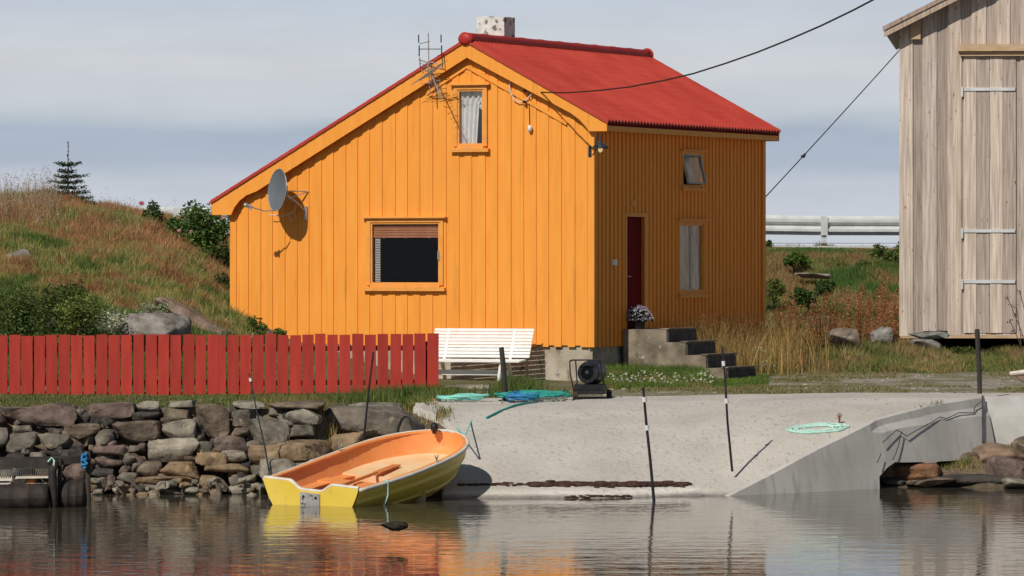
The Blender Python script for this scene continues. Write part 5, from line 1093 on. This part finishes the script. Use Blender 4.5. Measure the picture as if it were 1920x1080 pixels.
RD = [(.44, .17, .075), (.40, .15, .06), (.50, .25, .11), (.34, .15, .07), (.44, .30, .14)]
dl = [(1465, 106, 1.05, 'beside the right house corner'), (1495, 106.5, 1.25, 'second from the house corner'), (1517, 105.6, .95, 'short one, third from the house'), (1540, 106.2, 1.3, 'behind the pale meadow flowers'), (1566, 106.8, 1.45, 'tall one behind the brown boulder'), (1592, 106.3, 1.35, 'just right of the brown boulder top'), (1615, 106.9, 1.25, 'between the two boulders'), (1638, 106.3, 1.3, 'left of the pale grey boulder'), (1660, 106.0, 1.75, 'tallest and reddest, near the barn'), (1682, 106.6, 1.45, 'touching the barn wall edge'), (1450, 104.8, .75, 'low one at the foot of the house wall'), (1525, 107.3, 1.15, 'further back in the middle of the row'), (1480, 107.8, 1.2, 'further back beside the house corner plant'), (1553, 105.4, 1.0, 'low one in front of the meadow flowers'), (1603, 107.9, 1.4, 'behind the two boulders'), (1628, 105.5, .95, 'low one between pale grey boulder and its left neighbour'), (1650, 107.8, 1.6, 'tall one behind the reddest plant'), (1672, 105.4, 1.0, 'low one close to the barn corner')]
for px, Yc, H, lb in dl: dock(px, Yc, 0, H, RD, 'rust red dock plant, '+lb)
# pale meadowsweet, white umbels
def umbel(px, py, Yc, n, s, label):
    q = W(px, py, Yc); z0 = float(G(q.x, Yc)); t = thing('meadow_flower', label, 'flower', (q.x, Yc, z0), 0, 'cream meadow flowers'); mb = MB(); Ps = []
    for i in range(n):
        c = q+Vector((random.gauss(0, s), random.gauss(0, s*.6), random.gauss(0, s*.6))); mb.tube([(q.x+random.gauss(0, .03), Yc, z0-.03), c], .004, 4)
        for j in range(22): Ps.append((c.x+random.gauss(0, .04), c.y+random.gauss(0, .04), c.z+random.gauss(0, .018)))
    mb.build('stem', 'bark', t); Ps = np.array(Ps); fast('flower', *leaves(Ps, np.full(len(Ps), .016), cvar([(.75, .66, .42), (.62, .52, .30), (.82, .76, .55)], len(Ps), .1)), 'petal', t)
umbel(1542, 600, 103.6, 9, .12, 'cream flower cluster left of the brown boulder'); umbel(1516, 612, 103.4, 5, .10, 'smaller cream flower cluster nearer the house'); umbel(1424, 656, 97.5, 3, .05, 'pale flower head by the lowest step'); umbel(1440, 680, 97.2, 3, .05, 'pale flower low in the grass right of the steps')
# golden grass beside the house side wall
MHW = lambda x, y: MH @ Vector((x, y, 0))
c = []
n = 4200; lx = np.abs(rng.normal(.6, .45, n))+.08; ly = rng.uniform(3.0, 8.0, n); Xg = 1.53+lx*math.cos(TH)+ly*math.sin(TH); Yg = 94-lx*math.sin(TH)+ly*math.cos(TH); Zg = G(Xg, Yg)-.02
b1 = blades(np.stack([Xg, Yg, Zg], 1), rng.uniform(.55, 1.35, n)*(.6+.6*fbm(Xg*1.3, Yg*1.3)), rng.uniform(.006, .013, n), cvar(GD+[(.56, .38, .15), (.50, .30, .12)], n)*1.15, .35)
Vt = b1[0].reshape(-1, 5, 3)[::2, 4]; m = len(Vt); lp = np.repeat(Vt, 5, 0)+rng.normal(0, .02, (m*5, 3))*np.array([1, 1, 2.6]); b2 = leaves(lp, np.full(m*5, .013), cvar([(.48, .28, .12), (.42, .24, .10)], m*5))
o = fast('golden_grass', *cat(b1, b2), 'blade'); tag(o, 'tall golden grass against the shaded side wall of the house', None, kind='stuff')
n = 9000; lx = np.abs(rng.normal(.2, .5, n))+.05; ly = rng.uniform(3.0, 9.0, n); Xg = 1.53+lx*math.cos(TH)+ly*math.sin(TH); Yg = 94-lx*math.sin(TH)+ly*math.cos(TH)
o = fast('side_grass', *blades(np.stack([Xg, Yg, G(Xg, Yg)-.02], 1), rng.uniform(.10, .35, n), rng.uniform(.01, .02, n), cvar(GP+GD[:2], n), .5), 'blade'); tag(o, 'low green grass along the foot of the shaded house wall', None, kind='stuff')
# thin dry stems in front of the barn (thorny weed at right)
mb = MB()
tw = thing('dry_weed', 'thin dry brown weed stems in front of the barn at the right edge', 'weed', (WX(1900, 103), 103, 1.3))
for (a, b_) in (((1935, 690), (1888, 555)), ((1925, 690), (1893, 600)), ((1915, 690), (1905, 570)), ((1940, 690), (1912, 545))): mb.tube([W(a[0], a[1], 103), W((a[0]+b_[0])/2+4, (a[1]+b_[1])/2, 103), W(b_[0], b_[1], 103)], .008, 4)
mb.build('stem', 'bark', tw); Ps = np.array([W(a+random.gauss(0, 3), b_+random.gauss(0, 3), 103+random.gauss(0, .05))[:] for a, b_ in [(1889, 558), (1894, 603), (1900, 575), (1912, 548), (1905, 590), (1899, 620)] for _ in range(16)])
fast('seed_head', *leaves(Ps, np.full(len(Ps), .022), cvar([(.14, .07, .05)], len(Ps))), 'leaf', tw)
# stones and paving below the bench
for i, (a, b_, w_, h_, k, lb) in enumerate(((880, 727, 90, 12, 'w', 'pale flat paving stone in front of the bench legs'), (920, 737, 70, 10, 'l', 'second flat stone between bench and rope heap'), (860, 742, 60, 9, 'b', 'brown flat stone left of the rope heap'), (1035, 741, 36, 9, 'w', 'small pale stone left of the fan heater'), (960, 752, 40, 7, 'l', 'small flat stone behind the thick black post'))):
    Yq = (CH-1.14)*F_/(b_-HZ); Yq = min(Yq, 92.0); stone('flat_stone', a, b_, w_, h_, .5, Yq, k, lb, group='flat stones in front of the bench')
# ---------------------------------------------------------------- water
mb = MB(); mb.add([(-3000, -300, 0), (3000, -300, 0), (3000, 6000, 0), (-3000, 6000, 0)], [(0, 1, 2, 3)])
m = bpy.data.materials.new('water'); m.use_nodes = True; M['water'] = m; nt = m.node_tree; N = nt.nodes; L = nt.links; b = N['Principled BSDF']
b.inputs['Base Color'].default_value = (.08, .068, .048, 1); b.inputs['Roughness'].default_value = .02; b.inputs['IOR'].default_value = 1.333
tc = N.new('ShaderNodeTexCoord')
def wn(sc_, st_, dist, det=3):
    mp = N.new('ShaderNodeMapping'); mp.inputs['Scale'].default_value = st_; L.new(tc.outputs['Object'], mp.inputs[0]); n = N.new('ShaderNodeTexNoise'); n.inputs['Scale'].default_value = sc_; n.inputs['Detail'].default_value = det; L.new(mp.outputs[0], n.inputs['Vector'])
    mm = N.new('ShaderNodeMath'); mm.operation = 'MULTIPLY'; mm.inputs[1].default_value = dist; L.new(n.outputs['Fac'], mm.inputs[0]); return mm.outputs[0]
hsum = wn(1.9, (.55, 1, 1), .0066)
h2 = wn(6.0, (.45, 1, 1), .0026, 2)
am = N.new("ShaderNodeMath"); am.operation = "ADD"; L.new(hsum, am.inputs[0]); L.new(h2, am.inputs[1]); hsum = am.outputs[0]
bp = N.new('ShaderNodeBump'); bp.inputs['Strength'].default_value = 1; bp.inputs['Distance'].default_value = 1.0; L.new(hsum, bp.inputs['Height']); L.new(bp.outputs[0], b.inputs['Normal'])
o = mb.build('water', 'water'); tag(o, kind='structure')
# ---------------------------------------------------------------- sky, sun, camera
EL = math.radians(42); SUN = Vector((-.511*math.cos(EL), -.859*math.cos(EL), math.sin(EL))).normalized()
w = bpy.data.worlds.new('World'); SC.world = w; w.use_nodes = True; nt = w.node_tree; N = nt.nodes; L = nt.links
for n in list(N): N.remove(n)
out = N.new('ShaderNodeOutputWorld'); sky = N.new('ShaderNodeTexSky'); sky.sky_type = 'NISHITA'; sky.sun_disc = False; sky.sun_elevation = EL; sky.sun_rotation = math.atan2(SUN.x, SUN.y); sky.air_density = 1.0; sky.dust_density = .6
b1 = N.new('ShaderNodeBackground'); b1.inputs[1].default_value = .05; L.new(sky.outputs[0], b1.inputs[0])
tc = N.new('ShaderNodeTexCoord'); sep = N.new('ShaderNodeSeparateXYZ'); L.new(tc.outputs['Generated'], sep.inputs[0])
def vnoise(st_, sc_, det, rough=.5):
    mp = N.new('ShaderNodeMapping'); mp.inputs['Scale'].default_value = st_; L.new(tc.outputs['Generated'], mp.inputs[0]); n = N.new('ShaderNodeTexNoise'); n.inputs['Scale'].default_value = sc_; n.inputs['Detail'].default_value = det; n.inputs['Roughness'].default_value = rough; L.new(mp.outputs[0], n.inputs['Vector']); return n.outputs['Fac']
def math_(op, a, b=None, c=None):
    n = N.new('ShaderNodeMath'); n.operation = op
    for i, q in enumerate((a, b, c)):
        if q is None: continue
        if isinstance(q, (int, float)): n.inputs[i].default_value = q
        else: L.new(q, n.inputs[i])
    return n.outputs[0]
wob = math_('MULTIPLY', math_('SUBTRACT', vnoise((9, 9, 40), 1.6, 4), .5), .0085)
wob2 = math_('MULTIPLY', math_('SUBTRACT', vnoise((60, 60, 260), 1.0, 5), .5), .0022)
zz = math_('ADD', math_('ADD', sep.outputs['Z'], wob), wob2)
# cloud layers by elevation (sine), stretched to 0..1 over 0..0.12
mr = N.new('ShaderNodeMapRange'); mr.inputs['From Min'].default_value = 0; mr.inputs['From Max'].default_value = .12; L.new(zz, mr.inputs['Value'])
cr = N.new('ShaderNodeValToRGB'); e = cr.color_ramp.elements
stops = [(0, (.56, .59, .64)), (.13, (.51, .55, .615)), (.16, (.41, .47, .56)), (.21, (.38, .45, .54)), (.245, (.52, .565, .61)), (.33, (.58, .605, .64)), (.45, (.50, .565, .64)), (.62, (.38, .48, .62)), (1, (.22, .36, .58))]
e[0].position = stops[0][0]; e[0].color = (*stops[0][1], 1); e[1].position = stops[-1][0]; e[1].color = (*stops[-1][1], 1)
for p_, c_ in stops[1:-1]: k = e.new(p_); k.color = (*c_, 1)
L.new(mr.outputs[0], cr.inputs[0])
# soft brightness mottling of the cloud sheet
mo = N.new('ShaderNodeMapRange'); L.new(vnoise((20, 20, 110), 1.5, 6, .55), mo.inputs['Value']); mo.inputs['From Min'].default_value = .3; mo.inputs['From Max'].default_value = .7; mo.inputs['To Min'].default_value = .955; mo.inputs['To Max'].default_value = 1.04
b2 = N.new('ShaderNodeBackground'); L.new(cr.outputs[0], b2.inputs[0]); L.new(math_('MULTIPLY', mo.outputs[0], 1.34), b2.inputs[1])
fc = N.new('ShaderNodeMapRange'); fc.inputs['From Min'].default_value = .06; fc.inputs['From Max'].default_value = .16; fc.inputs['To Min'].default_value = 1.0; fc.inputs['To Max'].default_value = .0; L.new(sep.outputs['Z'], fc.inputs['Value'])
ms = N.new('ShaderNodeMixShader'); L.new(fc.outputs[0], ms.inputs[0]); L.new(b1.outputs[0], ms.inputs[1]); L.new(b2.outputs[0], ms.inputs[2]); L.new(ms.outputs[0], out.inputs[0])
sl = bpy.data.lights.new('sun', 'SUN'); sl.energy = 4.4; sl.angle = math.radians(.6); sl.color = (1, .95, .87); so = bpy.data.objects.new('sun', sl); COL.objects.link(so); so.location = (-30, -20, 40); so.rotation_euler = (-SUN).to_track_quat('-Z', 'Y').to_euler()
cam = bpy.data.cameras.new('camera'); co = bpy.data.objects.new('camera', cam); COL.objects.link(co); cam.sensor_width = 36; cam.lens = F_/1920*36; cam.shift_y = -50/1920; cam.clip_end = 12000; cam.clip_start = .5; co.location = (0, 0, CH); co.rotation_euler = (PI/2, 0, 0); SC.camera = co
SC.view_settings.view_transform = 'Standard'; SC.view_settings.look = 'None'; SC.view_settings.exposure = -0.35; SC.view_settings.gamma = 1
